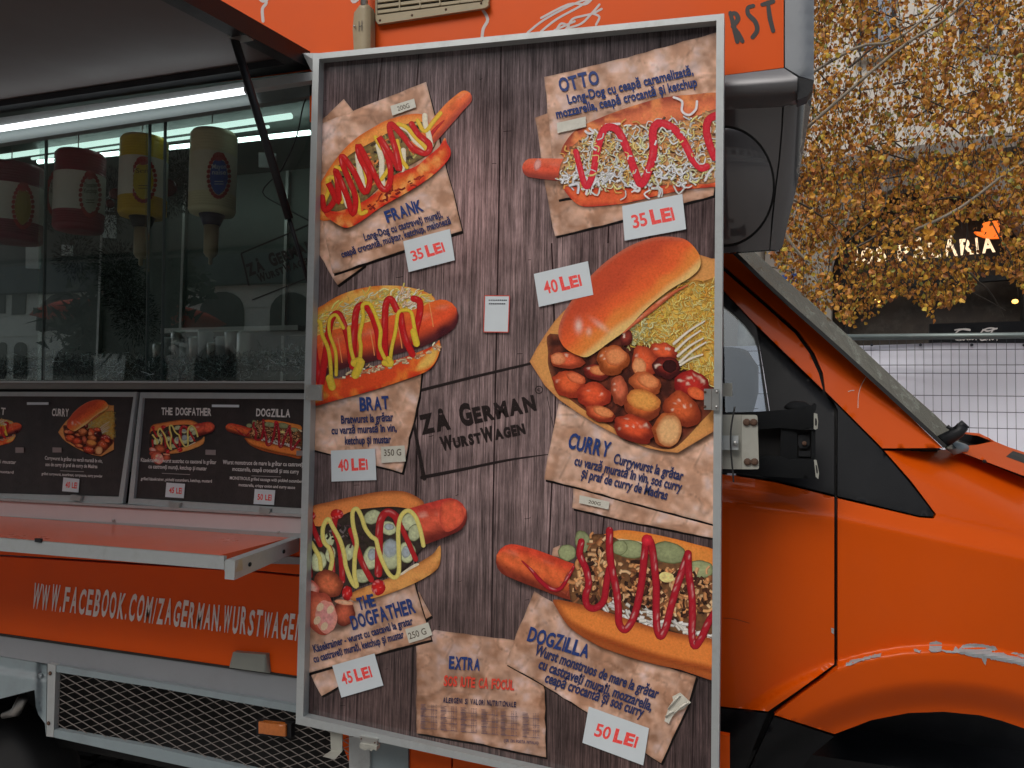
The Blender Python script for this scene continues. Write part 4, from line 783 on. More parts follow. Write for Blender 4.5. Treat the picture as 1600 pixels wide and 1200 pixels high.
# box: roof, far wall, back wall, luton nose, floor
MB().box((-6, YS+.02, 3.22), (XR+.0, 4.35, 3.27)).build('roof', M['greyp'], T)
MB().box((-6, 4.3, .75), (-.25, 4.35, 3.22)).build('far_wall', M['greyp'], T)
MB().box((-.3, 2.3, 2.62), (XR-.005, 4.32, 2.65)).build('nose_floor', M['luton'], T)
MB().box((XR-.03, YS+.05, 2.66), (XR, 4.34, 3.2)).build('nose_wall', M['greyp'], T)
MB().box((-6, YS+.06, .95), (-.3, 4.29, 1.0)).build('floor', M['black'], T)
MB().box((-.32, YS+.06, 1.0), (-.28, 4.29, 2.61)).build('bulkhead', M['greyp'], T)
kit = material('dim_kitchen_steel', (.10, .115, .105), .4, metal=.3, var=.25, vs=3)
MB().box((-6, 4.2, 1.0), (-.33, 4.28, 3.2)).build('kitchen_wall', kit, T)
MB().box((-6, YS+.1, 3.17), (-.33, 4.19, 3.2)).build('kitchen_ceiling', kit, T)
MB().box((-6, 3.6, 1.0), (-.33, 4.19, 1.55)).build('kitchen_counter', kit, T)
for x in (-4.4, -3.7, -2.9, -2.1, -1.5): MB().box((x, 4.17, 1.6), (x+.02, 4.198, 3.16)).build('wall_seam', M['steel'], T)
MB().box((-3.6, 3.9, 2.1), (-2.6, 4.19, 2.13)).build('kitchen_shelf', M['steel'], T)
# outer skins
panel('side_panel', [(-600, -600), (1224.5, -250), (1224.5, 105.5), (1131, 117.5), (484, 190), (484, 104), (-600, 240)], YS, .03, M['orange'], T)
panel('side_panel', [(497, 150), (1110, 60), (1110, 1130), (641, 1090), (641, 1300), (580, 1280), (497, 1066)], YS+.002, .03, M['orange'], T)
panel('side_panel', [(642, 1050), (705, 1065), (704, 1300), (641, 1300)], YS-.004, .02, M['orange'], T)
panel('side_panel', [(708, 1065), (1140, 1150), (1140, 1400), (707, 1400)], YS-.004, .02, M['orange'], T)
panel('side_post', [(545, 1080), (577, 1090), (578, 1300), (546, 1300)], YS-.02, .06, M['alu'], T)
panel('side_post', [(579.5, 1088), (637, 1100), (638, 1300), (580.5, 1300)], YS-.008, .04, M['bluegrey'], T)
panel('corner_column', [(1226.5, -250), (1273, -250), (1271.5, 125), (1250, 119), (1226.5, 105)], lambda x, y: YS-.006+np.maximum(x-1262, 0)*.003, .03, M['greyp'], T, step=12, smooth=True)
panel('lower_trim', [(1060, 126), (1131, 118), (1225, 106.5), (1246, 120.5), (1245.5, 155), (1222, 166), (1131, 172), (1060, 176)], lambda x, y: YS-.012-.018*np.sin(np.clip((y-(118-(x-1131)*.125)-0)/50, 0, 1)*3.14)+.045*np.clip((y-125)/45, 0, 1)**2, .04, M['trim'], T, step=6, smooth=True)
panel('corner_cap', [(1246.5, 121), (1271.5, 125.5), (1270, 137), (1262, 150), (1246, 156)], YS-.014, .05, M['black'], T)
lut = lambda x, y: YS+.03+(y-168)*.0008
panel('nose_underside', [(1060, 176), (1131, 171), (1222, 167), (1220.5, 202), (1216.5, 248), (1210.5, 295), (1205.5, 342), (1202, 390), (1150, 394), (1060, 400)], lut, .02, M['luton'], T, step=20, smooth=True)
panel('nose_corner', [(1225, 166), (1245, 158), (1262, 151), (1270.5, 138), (1267, 167), (1258, 220), (1246, 288), (1232, 344), (1223, 384), (1217, 391), (1203.5, 390), (1208, 342), (1213, 295), (1219, 248), (1223, 202)], lambda x, y: lut(x, y)+.0+(np.clip(x-(1224-(y-166)*.095), 0, 60)/45)**2*.10, .02, M['luton'], T, step=5, smooth=True)
el = lambda rx, ry: [(1130+rx*math.cos(t), 291+ry*math.sin(t)) for t in np.linspace(-math.pi/2, math.pi/2, 28)]+[(1090, 291+ry), (1090, 291-ry)]
panel('lid_gap', el(81, 95), lambda x, y: lut(x, y)-.001, .004, M['blackg'], T)
panel('round_lid', el(77.5, 91), lambda x, y: lut(x, y)-.055+.045*(((x-1130)/78)**2+((y-291)/91)**2), .012, M['luton'], T, step=7, smooth=True)
panel('panel_seam', [(1222, 168), (1225, 166), (1223, 202), (1219, 248), (1213, 295), (1208, 342), (1203.5, 390), (1202, 390), (1205.5, 342), (1210.5, 295), (1216.5, 248), (1220.5, 202)], lambda x, y: lut(x, y)+.004, .02, M['blackg'], T)
# drawings and letters on the upper orange sheet
def stroke(name, paths, w, mat, y=YS, parent=T, **kw):
    for p in paths: P = Print(y); P.dy = 8e-4; P.ribbon(p, w, (1, 1, 1), m=3, n=4); P.build(name, mat, parent, **kw)
drw = material('pale_drawn_line', (.62, .55, .52), .5, var=.08)
stroke('drawn_line', [[(411, -10), (416, 4), (410, 14), (411, 33)], [(402, -6), (411, 2), (421, -4)], [(547, -8), (552, 3), (560, -2)], [(752, 12), (762, 30), (755, 45), (753, 62)]], 2.4, drw)
TT = crop(380, 0, 2.857)
stroke('drawn_line', [TT((1270, 145), (1340, 90), (1430, 40), (1500, 8), (1550, -10)), TT((1330, 140), (1400, 85), (1500, 30), (1540, 0)), TT((1330, 80), (1450, 20), (1520, 20), (1545, 8), (1560, -10)), TT((1400, 130), (1420, 105), (1450, 115), (1440, 130)), TT((1450, 120), (1470, 85), (1520, 70), (1560, 60), (1600, 40)), TT((1450, 125), (1510, 105), (1560, 55), (1590, 20)), TT((1560, 60), (1590, 75), (1575, 110)), TT((1390, 135), (1480, 95))], 1.7, drw)
for t, p0, p1, cap in (('R', (1149, 67), (1163, 64), 50), ('S', (1174, 60), (1186, 57), 46), ('T', (1197, 51), (1211, 49), 50)):
    P = Print(YS); P.dy = 1e-3
    if t == 'R': ps = [[(1141, 20), (1147, 43), (1152, 65)], [(1141, 22), (1149, 21), (1153, 30), (1145, 41)], [(1145, 41), (1153, 52), (1160, 64)]]
    elif t == 'S': ps = [[(1177, 9), (1169, 12), (1169, 22), (1180, 34), (1183, 47), (1176, 58)]]
    else: ps = [[(1191, 7), (1199, 5), (1208, 2)], [(1200, 5), (1203, 28), (1208, 48)]]
    for p in ps: P.ribbon(p, [3.0, 3.8, 3.4], (1, 1, 1), m=3)
    P.build('letter', M['blackl'], T)
# grille
vent = panel('vent_grille', [(586, -30), (764, -45), (763.5, 8), (757, 12), (590, 37.5), (586.5, 32)], YS-.012, .012, M['beige'], T)
panel('vent_back', [(589, -28), (760, -43), (754, 2), (589.5, 24)], YS-.0135, .001, M['blackg'], vent)
for k in range(6):
    yy = 21-k*8.6; o = .0; p = [(590, yy), (752, yy-20.5), (752, yy-25), (590, yy-4.8)]
    panel('slat', p, YS-.02, .006, M['beige'], vent)
for x in (623, 655, 686, 717): panel('slat', [(x, 20-(x-590)*.127), (x+2, 20-(x-590)*.127), (x+2, -34), (x, -34)], YS-.0215, .007, M['beige'], vent)
panel('vent_rim', [(587, 24), (757, 2), (763, 3), (763, 9), (757, 12.5), (591, 37.5), (587, 32)], YS-.018, .008, M['beige'], vent)
for q in ((594, 32), (644, 24), (697, 15), (752, 5)): MB().lathe(Y1(*q, YS-.017), [(.004, 0), (.004, .002), (.002, .003)], 8, (0, -1, 0)).build('screw', M['rust'], vent)
# plug on its post
plug = panel('plug_body', [(553, 20), (562, 8), (576, 7), (579, 14), (579, 84), (553, 84), (551, 45)], lambda x, y: YS-.05+((x-566)/14)**2*.014, .03, M['beige'], T, step=4, smooth=True)
MB().tube([Y1(569, -60, YS-.04), Y1(569, 10, YS-.04)], .0115, 12).build('pole', M['steel'], T)
P = Print(YS-.0515); [P.ribbon(p, .5, (1, 1, 1), m=2, caps=False) for p in ([(561, 33), (561, 41), (561, 49)], [(565.5, 32), (565.5, 40), (565.5, 48)], [(561, 41), (563, 41), (565.5, 40)])]; P.build('plug_mark', M['blackl'], plug)
MB().lathe(Y1(554.5, 42, YS-.045), [(.003, 0), (.003, .006)], 8, (0, -1, 0)).build('screw', M['steel'], plug)
# awning
e0 = Y1(486, 108, YS); e1 = at_x([(285, 0)], XH)[0]; ed = (e1-e0)/np.linalg.norm(e1-e0); nn_ = np.array([0, -ed[2], ed[1]]); nn_ = nn_ if nn_[2] > 0 else -nn_
print('awning dir', ed, e0, e1)
AL = 1.45
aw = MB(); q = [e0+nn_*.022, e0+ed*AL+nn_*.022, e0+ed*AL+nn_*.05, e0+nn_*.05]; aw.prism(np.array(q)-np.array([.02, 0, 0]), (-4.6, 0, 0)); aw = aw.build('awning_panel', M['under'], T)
MB().prism([e0, e0+ed*AL, e0+ed*AL+nn_*.055, e0+nn_*.055], (-.05, 0, 0)).build('awning_rail', M['black'], T)
MB().prism([e0+ed*(AL), e0+ed*(AL+.05), e0+ed*(AL+.05)+nn_*.06, e0+ed*AL+nn_*.06], (-4.7, 0, 0)).build('awning_rail', M['black'], T)
MB().prism([e0+ed*.0, e0+ed*.07, e0+ed*.07+nn_*.02, e0+nn_*.02], (-4.6, 0, 0)).build('awning_rail', M['black'], T)
b_ = e0+ed*.95
MB().prism([e0+np.array([.02, -.03, -.02]), e0+np.array([.10, -.02, -.03]), e0+np.array([.10, -.02, .03]), e0+np.array([.0, -.05, .03])], (0, .05, 0)).build('awning_hinge', M['alu'], T)
s0 = at_x([(364, 52)], XH-.06)[0]; s1 = Y1(493, 478, YS-.01); sm_ = s0+(s1-s0)*.66
MB().tube([s0, sm_], .0125, 12).build('gas_strut', M['black'], T); MB().tube([sm_, s1], .0065, 10).build('strut_rod', M['black'], T)
c_ = s0; MB().box(tuple(c_-np.array([.0, .02, .02])), tuple(c_+np.array([.055, .02, .035]))).build('strut_bracket', M['steel'], T)
# header above the hatch, outside lamp
panel('header_rail', [(-600, 272), (496, 111), (496, 124), (-600, 288)], YS-.03, .06, M['alu'], T)
panel('header_panel', [(-600, 288.5), (496, 124.5), (496, 148), (-600, 316)], YS+.0, .03, material('green_grey_header', (.12, .145, .14), .35, metal=.2), T)
lampw = material('lit_tube', (.9, .95, 1), .4, emit=(.93, .98, 1.0, 2.6)); lampi = material('lit_tube_inside', (.7, .8, .78), .4, emit=(.8, 1.0, .95, 4)); dim_refl = material('tube_reflection_glow', (.4, .5, .48), .4, emit=(.75, 1.0, .92, 1.0))
MB().tube([Y1(-560, 288, YS-.035), Y1(386, 141.5, YS-.035)], .0105, 12).build('tube_lamp', lampw, T)
MB().tube([Y1(384.5, 141.5, YS-.036), Y1(390, 140.5, YS-.036)], .0135, 12).build('lamp_socket', M['greyp'], T)
for a, b, y, mt, r in (((-300, 288), (455, 181), 2.62, dim_refl, .012), ((60, 253), (484, 207), 3.5, lampi, .013), ((50, 248), (420, 198), 3.3, dim_refl, .008)): MB().tube([Y1(*a, y), Y1(*b, y)], r, 10).build('tube_lamp', mt, T)  # dim tubes added in place of lamp lines mirrored in the glass
# hatch frame, glass
hg = glass('hatch_glass', (.90, .95, .93), 1.9, (.95, 1, .98), bump=.05)
for (a, b, c, d_), y in ((((-600, 316), (70, 208), (65, 594), (-600, 594)), YS+.05), (((62, 208), (233, 184), (230, 594), (58, 594)), YS+.042), (((228, 184), (496, 148), (492, 594), (225, 594)), YS+.05)):
    g = panel('glass_pane', [a, b, c, d_], y, .004, hg, T)
for x in (70, 232, 256): panel('pane_edge', [(x, 210-(x-70)*.15), (x+1.2, 210-(x-70)*.15), (x-4.4, 594), (x-5.6, 594)], YS+.040, .012, material('glass_edge', (.07, .09, .085), .3) if x == 70 else bpy.data.materials['glass_edge'], T)
fr2 = material('dull_bronze_rail', (.20, .19, .175), .35, metal=.5, var=.1, vs=5)
panel('window_sill', [(-600, 594.5), (480, 595.5), (480, 598.5), (-600, 597.5)], YS-.022, .05, M['alu'], T)
panel('window_sill', [(-600, 598), (480, 599), (480, 608), (-600, 607)], YS-.015, .05, fr2, T)
panel('dark_gap', [(-600, 607), (480, 608), (480, 640), (-600, 640)], YS+.012, .02, M['blackg'], T)
panel('dark_gap', [(-600, 730), (480, 740), (480, 812), (-600, 790)], YS+.004, .02, M['blackg'], T)
# hinged menu flaps under the window
XF = Y1(214, 613, YS)[0]; yb_ = at_x([(192, 787)], XF)[0][1]
print('flap bottom depth', yb_)
flap_y = lambda x, y: YS-.004+(np.asarray(y, float)-613)/(174.)*(max(yb_, 1.99)-YS)
dark = material('dark_printed_board', rough=.3, attr=True, var=.25, vs=40, stretch=(40, 1, 3))
def flap(outer, inner):
    f = panel('menu_flap', outer, lambda x, y: flap_y(x, y)+.012, .012, M['greyp'], T, step=40)
    n_ = 4
    for i in range(4):
        panel('flap_frame', [outer[i], outer[(i+1) % 4], inner[(i+1) % 4], inner[i]], flap_y, .014, M['alu'], f)
    P = Print(lambda x, y: flap_y(x, y)+.011); P.dy = 3e-4
    P.area(inner, lambda x, y, d: pc(38, 32, 31)*(1+(vn(x, y*.1, 3, 5)-.5)*.5)[:, None], step=8); P.build('flap_sheet', dark, f)
    return f
f1 = flap([(-190, 612), (213.5, 612.5), (191.5, 787), (-230, 776)], [(-180, 618), (208.5, 620), (185.5, 776.5), (-220, 765)])
f2 = flap([(219, 613), (560, 615), (552, 812), (200, 787.5)], [(223, 622), (545, 624), (538, 799), (208.5, 779)])
def mini(fn_, src, dst, par):
    (sx0, sy0, sx1, sy1), (dx0, dy0, dx1, dy1) = src, dst; a = (dx1-dx0)/(sx1-sx0); b = (dy1-dy0)/(sy1-sy0)
    P = Print(lambda x, y: flap_y(x, y)+.011, tf=(np.array([[a, 0], [0, b]]), np.array([dx0-sx0*a, dy0-sy0*b]))); P.dy = 4e-4; fn_(P); P.build('dish_picture', M['print'], par)
def mtext(t, p0, p1, cap, par, c=(.8, .77, .74), h=False, **k):
    P = Print(lambda x, y: flap_y(x, y)+.011); P.dy = 2.8e-3
    if h: P.letters(t, p0, p1, cap, c, .03, .05, .02, narrow=1, **k)
    else: P.text(t, p0, p1, cap, c, .015)
    P.build('printed_lettering', M['print'], par)
mini(d_brat, (490, 445, 712, 632), (-50, 654, 33, 706), f1); mini(d_curry, (828, 368, 1125, 708), (91, 624, 178, 713), f1)
mini(d_dogf, (482, 765, 733, 935), (238, 655, 337, 708), f2); mini(d_dogz, (774, 825, 1115, 1060), (352, 655, 466, 716), f2)
mtext('BRAT', (-22, 645), (8, 648), 10, f1, h=True); mtext('CURRY', (81, 649.5), (107, 650.5), 11, f1, h=True); mtext('THE DOGFATHER', (252, 648), (330, 649.5), 11, f2, h=True); mtext('DOGZILLA', (400, 650), (453, 652), 11.5, f2, h=True)
mtext('Currywurst la grătar cu varză murată în vin,', (70, 718), (160, 723), 5.5, f1); mtext('sos de curry și praf de curry de Madras', (71, 728), (152, 731.5), 5.5, f1); mtext('grilled currywurst, sauerkraut, currysauce, curry powder', (65, 742), (160, 746), 4.2, f1)
mtext('ketchup și mustar', (-30, 722), (25, 725), 5.5, f1); mtext('ketchup, mustard', (-30, 737), (21, 740), 4.2, f1)
mtext('Käsekrainer - wurst austriac cu cascaval la grătar', (220, 721.5), (338, 725), 6, f2); mtext('cu castraveți murați, ketchup și mustar', (232, 731.5), (323, 735), 6, f2); mtext('grilled käsekrainer, picheld cucumbers, ketchup, mustard', (220, 750), (331, 754), 4.6, f2)
mtext('Wurst monstruos de mare la grătar cu castraveți', (348, 725), (474, 729), 6.4, f2); mtext('mozzarella, ceapă crocantă și sos curry', (363, 735.5), (467, 740), 6.2, f2); mtext('MONSTROUS grilled sausage with pickled cucumbers', (359, 749), (474, 754.5), 4.8, f2); mtext('mozzarella, crispy onion and curry sauce', (373, 759.5), (461, 764), 4.6, f2)
for p0, p1, f in (((94, 735.5), (131, 737), f1), ((253, 739.5), (297, 741.5), f2), ((393, 743.5), (439, 745), f2)):
    P = Print(lambda x, y: flap_y(x, y)+.011); P.dy = 2e-3; P.ribbon([p0, ((p0[0]+p1[0])/2, (p0[1]+p1[1])/2), p1], .45, (.45, .42, .4), m=2, caps=False); P.build('printed_line', M['print'], f)
for c, t, p0, p1, f in (([(99, 746), (124, 748.5), (122.5, 769.5), (97, 767.5)], '40 LEI', (102, 761), (120, 762.5), f1), ([(260, 754), (289, 756), (287, 778.5), (258, 776.5)], '45 LEI', (264, 770), (284, 771.5), f2), ([(398, 764), (430, 766), (428, 789), (396, 787.5)], '50 LEI', (402, 780), (424, 782), f2)):
    s_ = panel('price_sticker', c, lambda x, y: flap_y(x, y)+.0068, .0006, M['sticker'], f, label='small white price sticker reading '+t)
for c, t, p0, p1 in ((0, '40 LEI', (102, 761.5), (120, 763)), (0, '45 LEI', (264, 770), (284, 771.5)), (0, '50 LEI', (402, 780.5), (424, 782))):
    P = Print(lambda x, y: flap_y(x, y)+.0068); P.dy = 2e-4; P.letters(t, p0, p1, 8.5, lin(180, 55, 50)*1.8, .03, .05, .03, narrow=1); P.build('price_text', M['print'], f1 if p0[0] < 200 else f2)
for c, f in (([(42, 628.5), (75, 628.5), (75, 632.5), (42, 632.5)], f1), ([(331, 632), (373, 632.5), (373, 636.5), (331, 636)], f2)): panel('paper_tag', c, lambda x, y: flap_y(x, y)+.004, .003, M['sticker'], f)
for c, f in (([(82, 699), (96, 699.5), (96, 707), (82, 707)], f1), ([(24, 699), (37, 699), (37, 707.5), (24, 707.5)], f1), ([(321, 702.5), (337, 703), (337, 711), (321, 710.5)], f2), ([(463, 704), (476, 704), (476, 712), (463, 712)], f2)): panel('weight_label', c, lambda x, y: flap_y(x, y)+.0068, .0006, material('dusty_label', (.3, .25, .24), .6) if 'dusty_label' not in bpy.data.materials else bpy.data.materials['dusty_label'], f)
for x, y, f in ((118, 776, f1), (272, 787, f2), (413, 796, f2)):
    panel('latch', [(x-8, y-3), (x+9, y-1), (x+7, y+7), (x-9, y+5)], lambda a, b: flap_y(a, b)-.012, .014, M['steel'], f)
panel('lower_rail', [(-600, 770), (0, 778.5), (470, 803.5), (470, 808), (0, 782.5), (-600, 772)], YS-.06, .05, M['alu'], T)
panel('lower_panel', [(-600, 772), (0, 783), (470, 809), (470, 836), (0, 806), (-600, 790)], YS-.05, .04, material('pale_pink_grey_panel', (.66, .58, .58), .35, coat=.3, var=.05), T)
# serving shelf
ZS = Y1(462, 838, YS-.05)[2]; fr0 = at_z([(350, 870)], ZS)[0]; fr1 = at_z([(0, 841)], ZS)[0]
print('shelf z', ZS, 'front y', fr0, fr1)
YF = (fr0[1]*.5+fr1[1]*.5); XSR = Y1(468, 840, YS-.05)[0]; XSL = -6
shelf = MB().box((XSL, YF+.012, ZS-.035), (XSR-.03, YS-.05, ZS-.004)).build('serving_shelf', material('worn_orange_shelf', (.85, .12, .03), .3, var=.1, vs=3, coat=.5, coatr=.2, dirt=.3, dirtcol=(.4, .2, .14), ds=6), T)
panel('shelf_lip', [(-600, 818), (0, 841), (350, 869.5), (350, 890), (0, 861), (-600, 832)], YF, .011, M['alu'], shelf)
panel('shelf_corner', [(350.5, 877), (367, 876), (368, 894), (350.5, 892.5)], YF-.002, .03, M['steel'], shelf)
a0 = at_z([(367, 876)], ZS-.005)[0]; MB().prism([a0+np.array([0, 0, -.05]), (XSR, YS-.05, ZS-.045), (XSR, YS-.05, ZS-.003), a0], (-.03, 0, 0)).build('shelf_rail', M['alu'], shelf)
for k in (.2, .72): p = a0*(1-k)+np.array([XSR, YS-.05, ZS-.003])*k; MB().lathe(p+np.array([.001, 0, -.024]), [(.006, 0), (.006, .002)], 10, (1, 0, 0)).build('bolt', M['blackg'], shelf)
for x, y in ((178, 813), (436, 832)): MB().lathe(Y1(x, y, YS-.052), [(.005, 0), (.005, .004)], 8, (0, -1, 0)).build('screw', M['steel'], T)
MB().tube([at_z([(361, 894)], ZS-.05)[0], at_z([(361, 894)], ZS-.07)[0]], .006, 8).build('bolt', M['plate'], shelf)
panel('shelf_strip', [(-600, 785), (0, 806), (470, 834), (470, 841), (0, 811), (-600, 790)], YS-.056, .006, M['alu'], T)
panel('hinge_clip', [(54, 841), (64, 842), (64, 848), (54, 847)], YF-.004, .006, M['black'], shelf)
# lower orange side with the web address
panel('side_panel', [(-600, 800), (481, 838), (481, 899), (387, 890), (-600, 830)], YS, .02, M['orange'], T)
panel('side_panel', [(-600, 833), (387, 893.5), (478, 902.5), (478, 1059), (461, 1056.5), (0, 990.5), (-600, 905)], YS-.003, .02, M['orange'], T)
panel('strip', [(430, 868), (478, 872), (478, 882), (380, 880)], YS-.012, .01, M['greyp'], T)
P = Print(YS-.003); P.dy = 2.5e-3
P.letters('WWW.FACEBOOK.COM/ZAGERMAN.WURSTWAGEN', (49, 949), (470, 1000.5), 38, (1, 1, 1), .03, .05, .03, gap=.45, seed=8, narrow=1); P.build('web_address', M['white'], T)
panel('lamp_cover', [(364, 1019), (415.5, 1023), (421.5, 1052), (358, 1043)], lambda x, y: YS-.012-np.clip((1040-y)/20, 0, 1)*0-.012*sstep(0, 8, np.minimum(x-358, 421-x)), .02, material('grey_lamp_cover', (.24, .26, .23), .4, var=.1), T, step=3, smooth=True)
panel('body_edge', [(-600, 904), (0, 990), (480, 1059), (480, 1062), (0, 993), (-600, 907)], YS-.008, .006, M['rubber'], T)
panel('skirt', [(-600, 908), (0, 993.5), (480, 1062), (545, 1072), (545, 1113), (460, 1102), (240, 1063), (73, 1037), (0, 1025), (-600, 935)], YS-.002, .02, M['greyp'], T)
panel('wheel_arch_panel', [(-200, 995), (0, 1026), (73, 1038), (72, 1150), (70, 1130), (60, 1117), (56, 1104), (54, 1078), (0, 1092), (-200, 1150)], lambda x, y: YS-.004-.02*sstep(1044+x*.17, 1050+x*.17, y)+.02*sstep(56, 64, x), .02, M['bluegrey'], T, step=5, smooth=True)
# mesh underguard
mg = panel('mesh_frame', [(74.5, 1037), (87, 1039.5), (83.5, 1152), (72.5, 1150.5)], YS-.02, .02, M['alu'], T)
panel('frame_strip', [(88, 1039.5), (460, 1102), (560, 1118), (560, 1131), (460, 1113), (240, 1074), (88, 1050)], YS-.018, .02, M['bluegrey'], mg)
panel('frame_strip', [(85, 1140), (240, 1168), (560, 1240), (560, 1257), (240, 1187), (83.5, 1152)], YS-.018, .02, M['bluegrey'], mg)
for q in ((78.5, 1052), (76, 1130)): MB().lathe(Y1(*q, YS-.021), [(.007, 0), (.007, .002), (.004, .004)], 10, (0, -1, 0)).build('screw', M['rust'], mg)
top_ = lambda x: np.interp(x, [88, 240, 460, 580], [1050, 1074, 1113, 1134]); bot_ = lambda x: np.interp(x, [85, 240, 580], [1140, 1168, 1246])
wire = material('galvanised_mesh', (.30, .27, .25), .5, metal=.4)
cnt = 0
for s_, step_, w in ((.63, 13.4, .95), (-.33, 12.6, .8)):
    y0 = 700
    while y0 < 1500:
        xs = np.linspace(87, 578, 500); ys = y0+s_*(xs-87); ok = (ys > top_(xs)) & (ys < bot_(xs))
        if ok.sum() > 3:
            i = np.where(ok)[0]; a = (xs[i[0]], ys[i[0]]); b = (xs[i[-1]], ys[i[-1]]); d_ = YS-(.006 if s_ > 0 else .003)
            w2 = np.array([-s_, 1])/math.hypot(s_, 1)*w/2
            q = at_y([np.array(a)-w2, np.array(b)-w2, np.array(b)+w2, np.array(a)+w2], d_); MB().prism(q, (0, .002, 0)).build('mesh_bar', wire, mg); cnt += 1
        y0 += step_
print('bars', cnt)
panel('marker_base', [(401, 1125.5), (455, 1131), (455, 1153), (400, 1149)], YS-.03, .02, M['black'], mg)
mk = panel('marker_lamp', [(404, 1128), (446, 1133), (446, 1151), (404, 1146)], lambda x, y: YS-.048+((x-425)/21)**2*.01, .02, material('amber_lens', (.5, .14, .02), .2, coat=.8, bump=.4, bs=220, var=.2, vs=60), mg, step=6, smooth=True)
MB().box((-6, 2.45, .25), (-.2, 2.5, 1.0)).build('chassis_rail', M['blackg'], T); MB().box((-6, 4.1, .3), (-.2, 4.15, 1.0)).build('far_skirt', M['blackg'], T)
w_ = MB(); w_.tube([at_z([(5, 1118)], .42)[0], at_z([(25, 1112)], .44)[0], at_z([(36, 1090)], .5)[0]], [.012, .02, .02], 8); w_.build('exhaust_pipe', M['steel'], T)
w_ = MB().lathe(Y1(-60, 1250, 2.3), [(.36, 0), (.38, .05), (.38, .2), (.36, .24)], 40, (0, 1, 0)); w_.build('wheel', M['rubber'], T)

# ------------------------------------------------------------------ things inside the hatch
def dispenser(cx, y0, y1, hw, yd, cols, cap, label, nozzle=None, emb=None, txt=None):
    t = thing('sauce_dispenser', label, 'dispenser', Y1(cx, y1, yd), 'sauce dispensers hanging behind the hatch glass')
    top = Y1(cx, y0, yd); bot = Y1(cx, y1, yd); Rr = hw*(yd/rays([(cx, y0)])[0][1])/FPX*.97; H = top[2]-bot[2]
    prof = []; cc = []
    def ad(r_, h_, c_): prof.append((r_*Rr, h_*H)); cc.append(tuple(c_))
    ad(.5, 0, cols[2]); ad(.93, .01, cols[2]); ad(1, .05, cols[2])
    for k in range(5): ad(1, .07+k*.03, cols[2]); ad(.975, .08+k*.03, cols[2]); ad(1, .09+k*.03, cols[2])
    ad(1, .229, cols[2]); ad(1.0, .23, cols[1]); ad(1, .71, cols[1]); ad(1, .711, cols[0])
    for k in range(6): ad(1, .73+k*.035, cols[0]); ad(.972, .742+k*.035, cols[0]); ad(1, .755+k*.035, cols[0])
    ad(1, .96, cols[0]); ad(.9, 1.0, cols[0])
    o = MB().lathe(bot, prof, 36, (0, 0, 1), cc).build('canister', M['sauce_can'], t)
    MB().tube([top, top+np.array([0, 0, .12])], .0025, 6).build('hanging_wire', M['steel'], t)
    if nozzle:
        MB().lathe(bot-np.array([0, 0, .045]), [(.36*Rr, 0), (.45*Rr, .02), (.55*Rr, .046)], 24).build('collar', cap, t)
        MB().lathe(bot-np.array([0, 0, .21]), [(.02*Rr, 0), (.09*Rr, .005), (.09*Rr, .03), (.2*Rr, .035), (.3*Rr, .05), (.32*Rr, .17)], 20).build('nozzle', M['nozzle'], t)
    yy = lambda x, y: yd-Rr*np.sqrt(np.clip(1-((np.asarray(x)-cx)/hw)**2, .02, 1))
    for ex, ew, main in emb:
        P = Print(yy); P.dy = .002; ey = (y0+y1)/2+3
        for k in range(26):
            a = k/26*6.28; P.ell(ex+math.cos(a)*ew*1.18, ey+math.sin(a)*31*1.05, 3.2, 3.6, a, tuple(pc(*emb_c[main])*.5), rings=1, n=7, inc=1e-6)
        P.ell(ex, ey, ew, 28, 0, tuple(np.array(txt[0])), rings=2); P.ell(ex, ey-31, ew*.7, 7, 0, (.35, .07, .07), rings=2)
        if txt[1] and main < 2:
            for i, l in enumerate(txt[1].split('|')): P.text(l, (ex-ew*.75, ey-12+i*9), (ex+ew*.8, ey-12+i*9), 7, txt[2])
            for i in range(2): P.ribbon([(ex-ew*.5, ey+8+i*4), (ex, ey+8+i*4), (ex+ew*.5, ey+8+i*4)], .6, txt[2], m=2, caps=False)
        P.build('can_label', M['print'], t)
    return t
M['sauce_can'] = material('painted_can', rough=.4, attr=True, var=.08, vs=12)
M['nozzle'] = material('cream_plastic', (.42, .33, .22), .4)
emb_c = {0: (150, 40, 40), 1: (150, 40, 40), 2: (150, 40, 40)}
RED, WHT, YEL_, CRM, BRN = (.30, .02, .04), (.75, .72, .68), (.75, .55, .03), (.75, .68, .45), (.24, .03, .06)
dispenser(18, 262, 378, 46, 2.55, (BRN, WHT, BRN), M['black'], 'dark red sauce can at the left edge of the hatch window', None, [(36, 13, 0)], ((.28, .22, .06), '', (.1, .1, .1)))
dispenser(122, 241, 362, 37, 2.6, (RED, WHT, RED), M['black'], 'red ketchup can hanging left of the yellow mustard can', None, [(88, 12, 1), (141, 13, 0)], ((.38, .42, .36), 'Tomaten|Ketchup', (.05, .05, .05)))
dispenser(222, 218, 340, 36, 2.62, (YEL_, (.75, .72, .66), (.70, .42, .02)), M['black'], 'yellow mustard can with ribbed ends behind the hatch glass', True, [(224, 16, 0)], ((.5, .38, .04), 'Senf', (.1, .06, .02)))
dispenser(331, 209, 336, 36, 2.62, (CRM, (.75, .70, .58), CRM), material('dark_blue_collar', (.02, .02, .06), .4), 'cream mayonnaise can with blue oval label and long nozzle', True, [(342, 14, 0)], ((.03, .08, .32), 'Mayon|naise', (.5, .55, .6)))
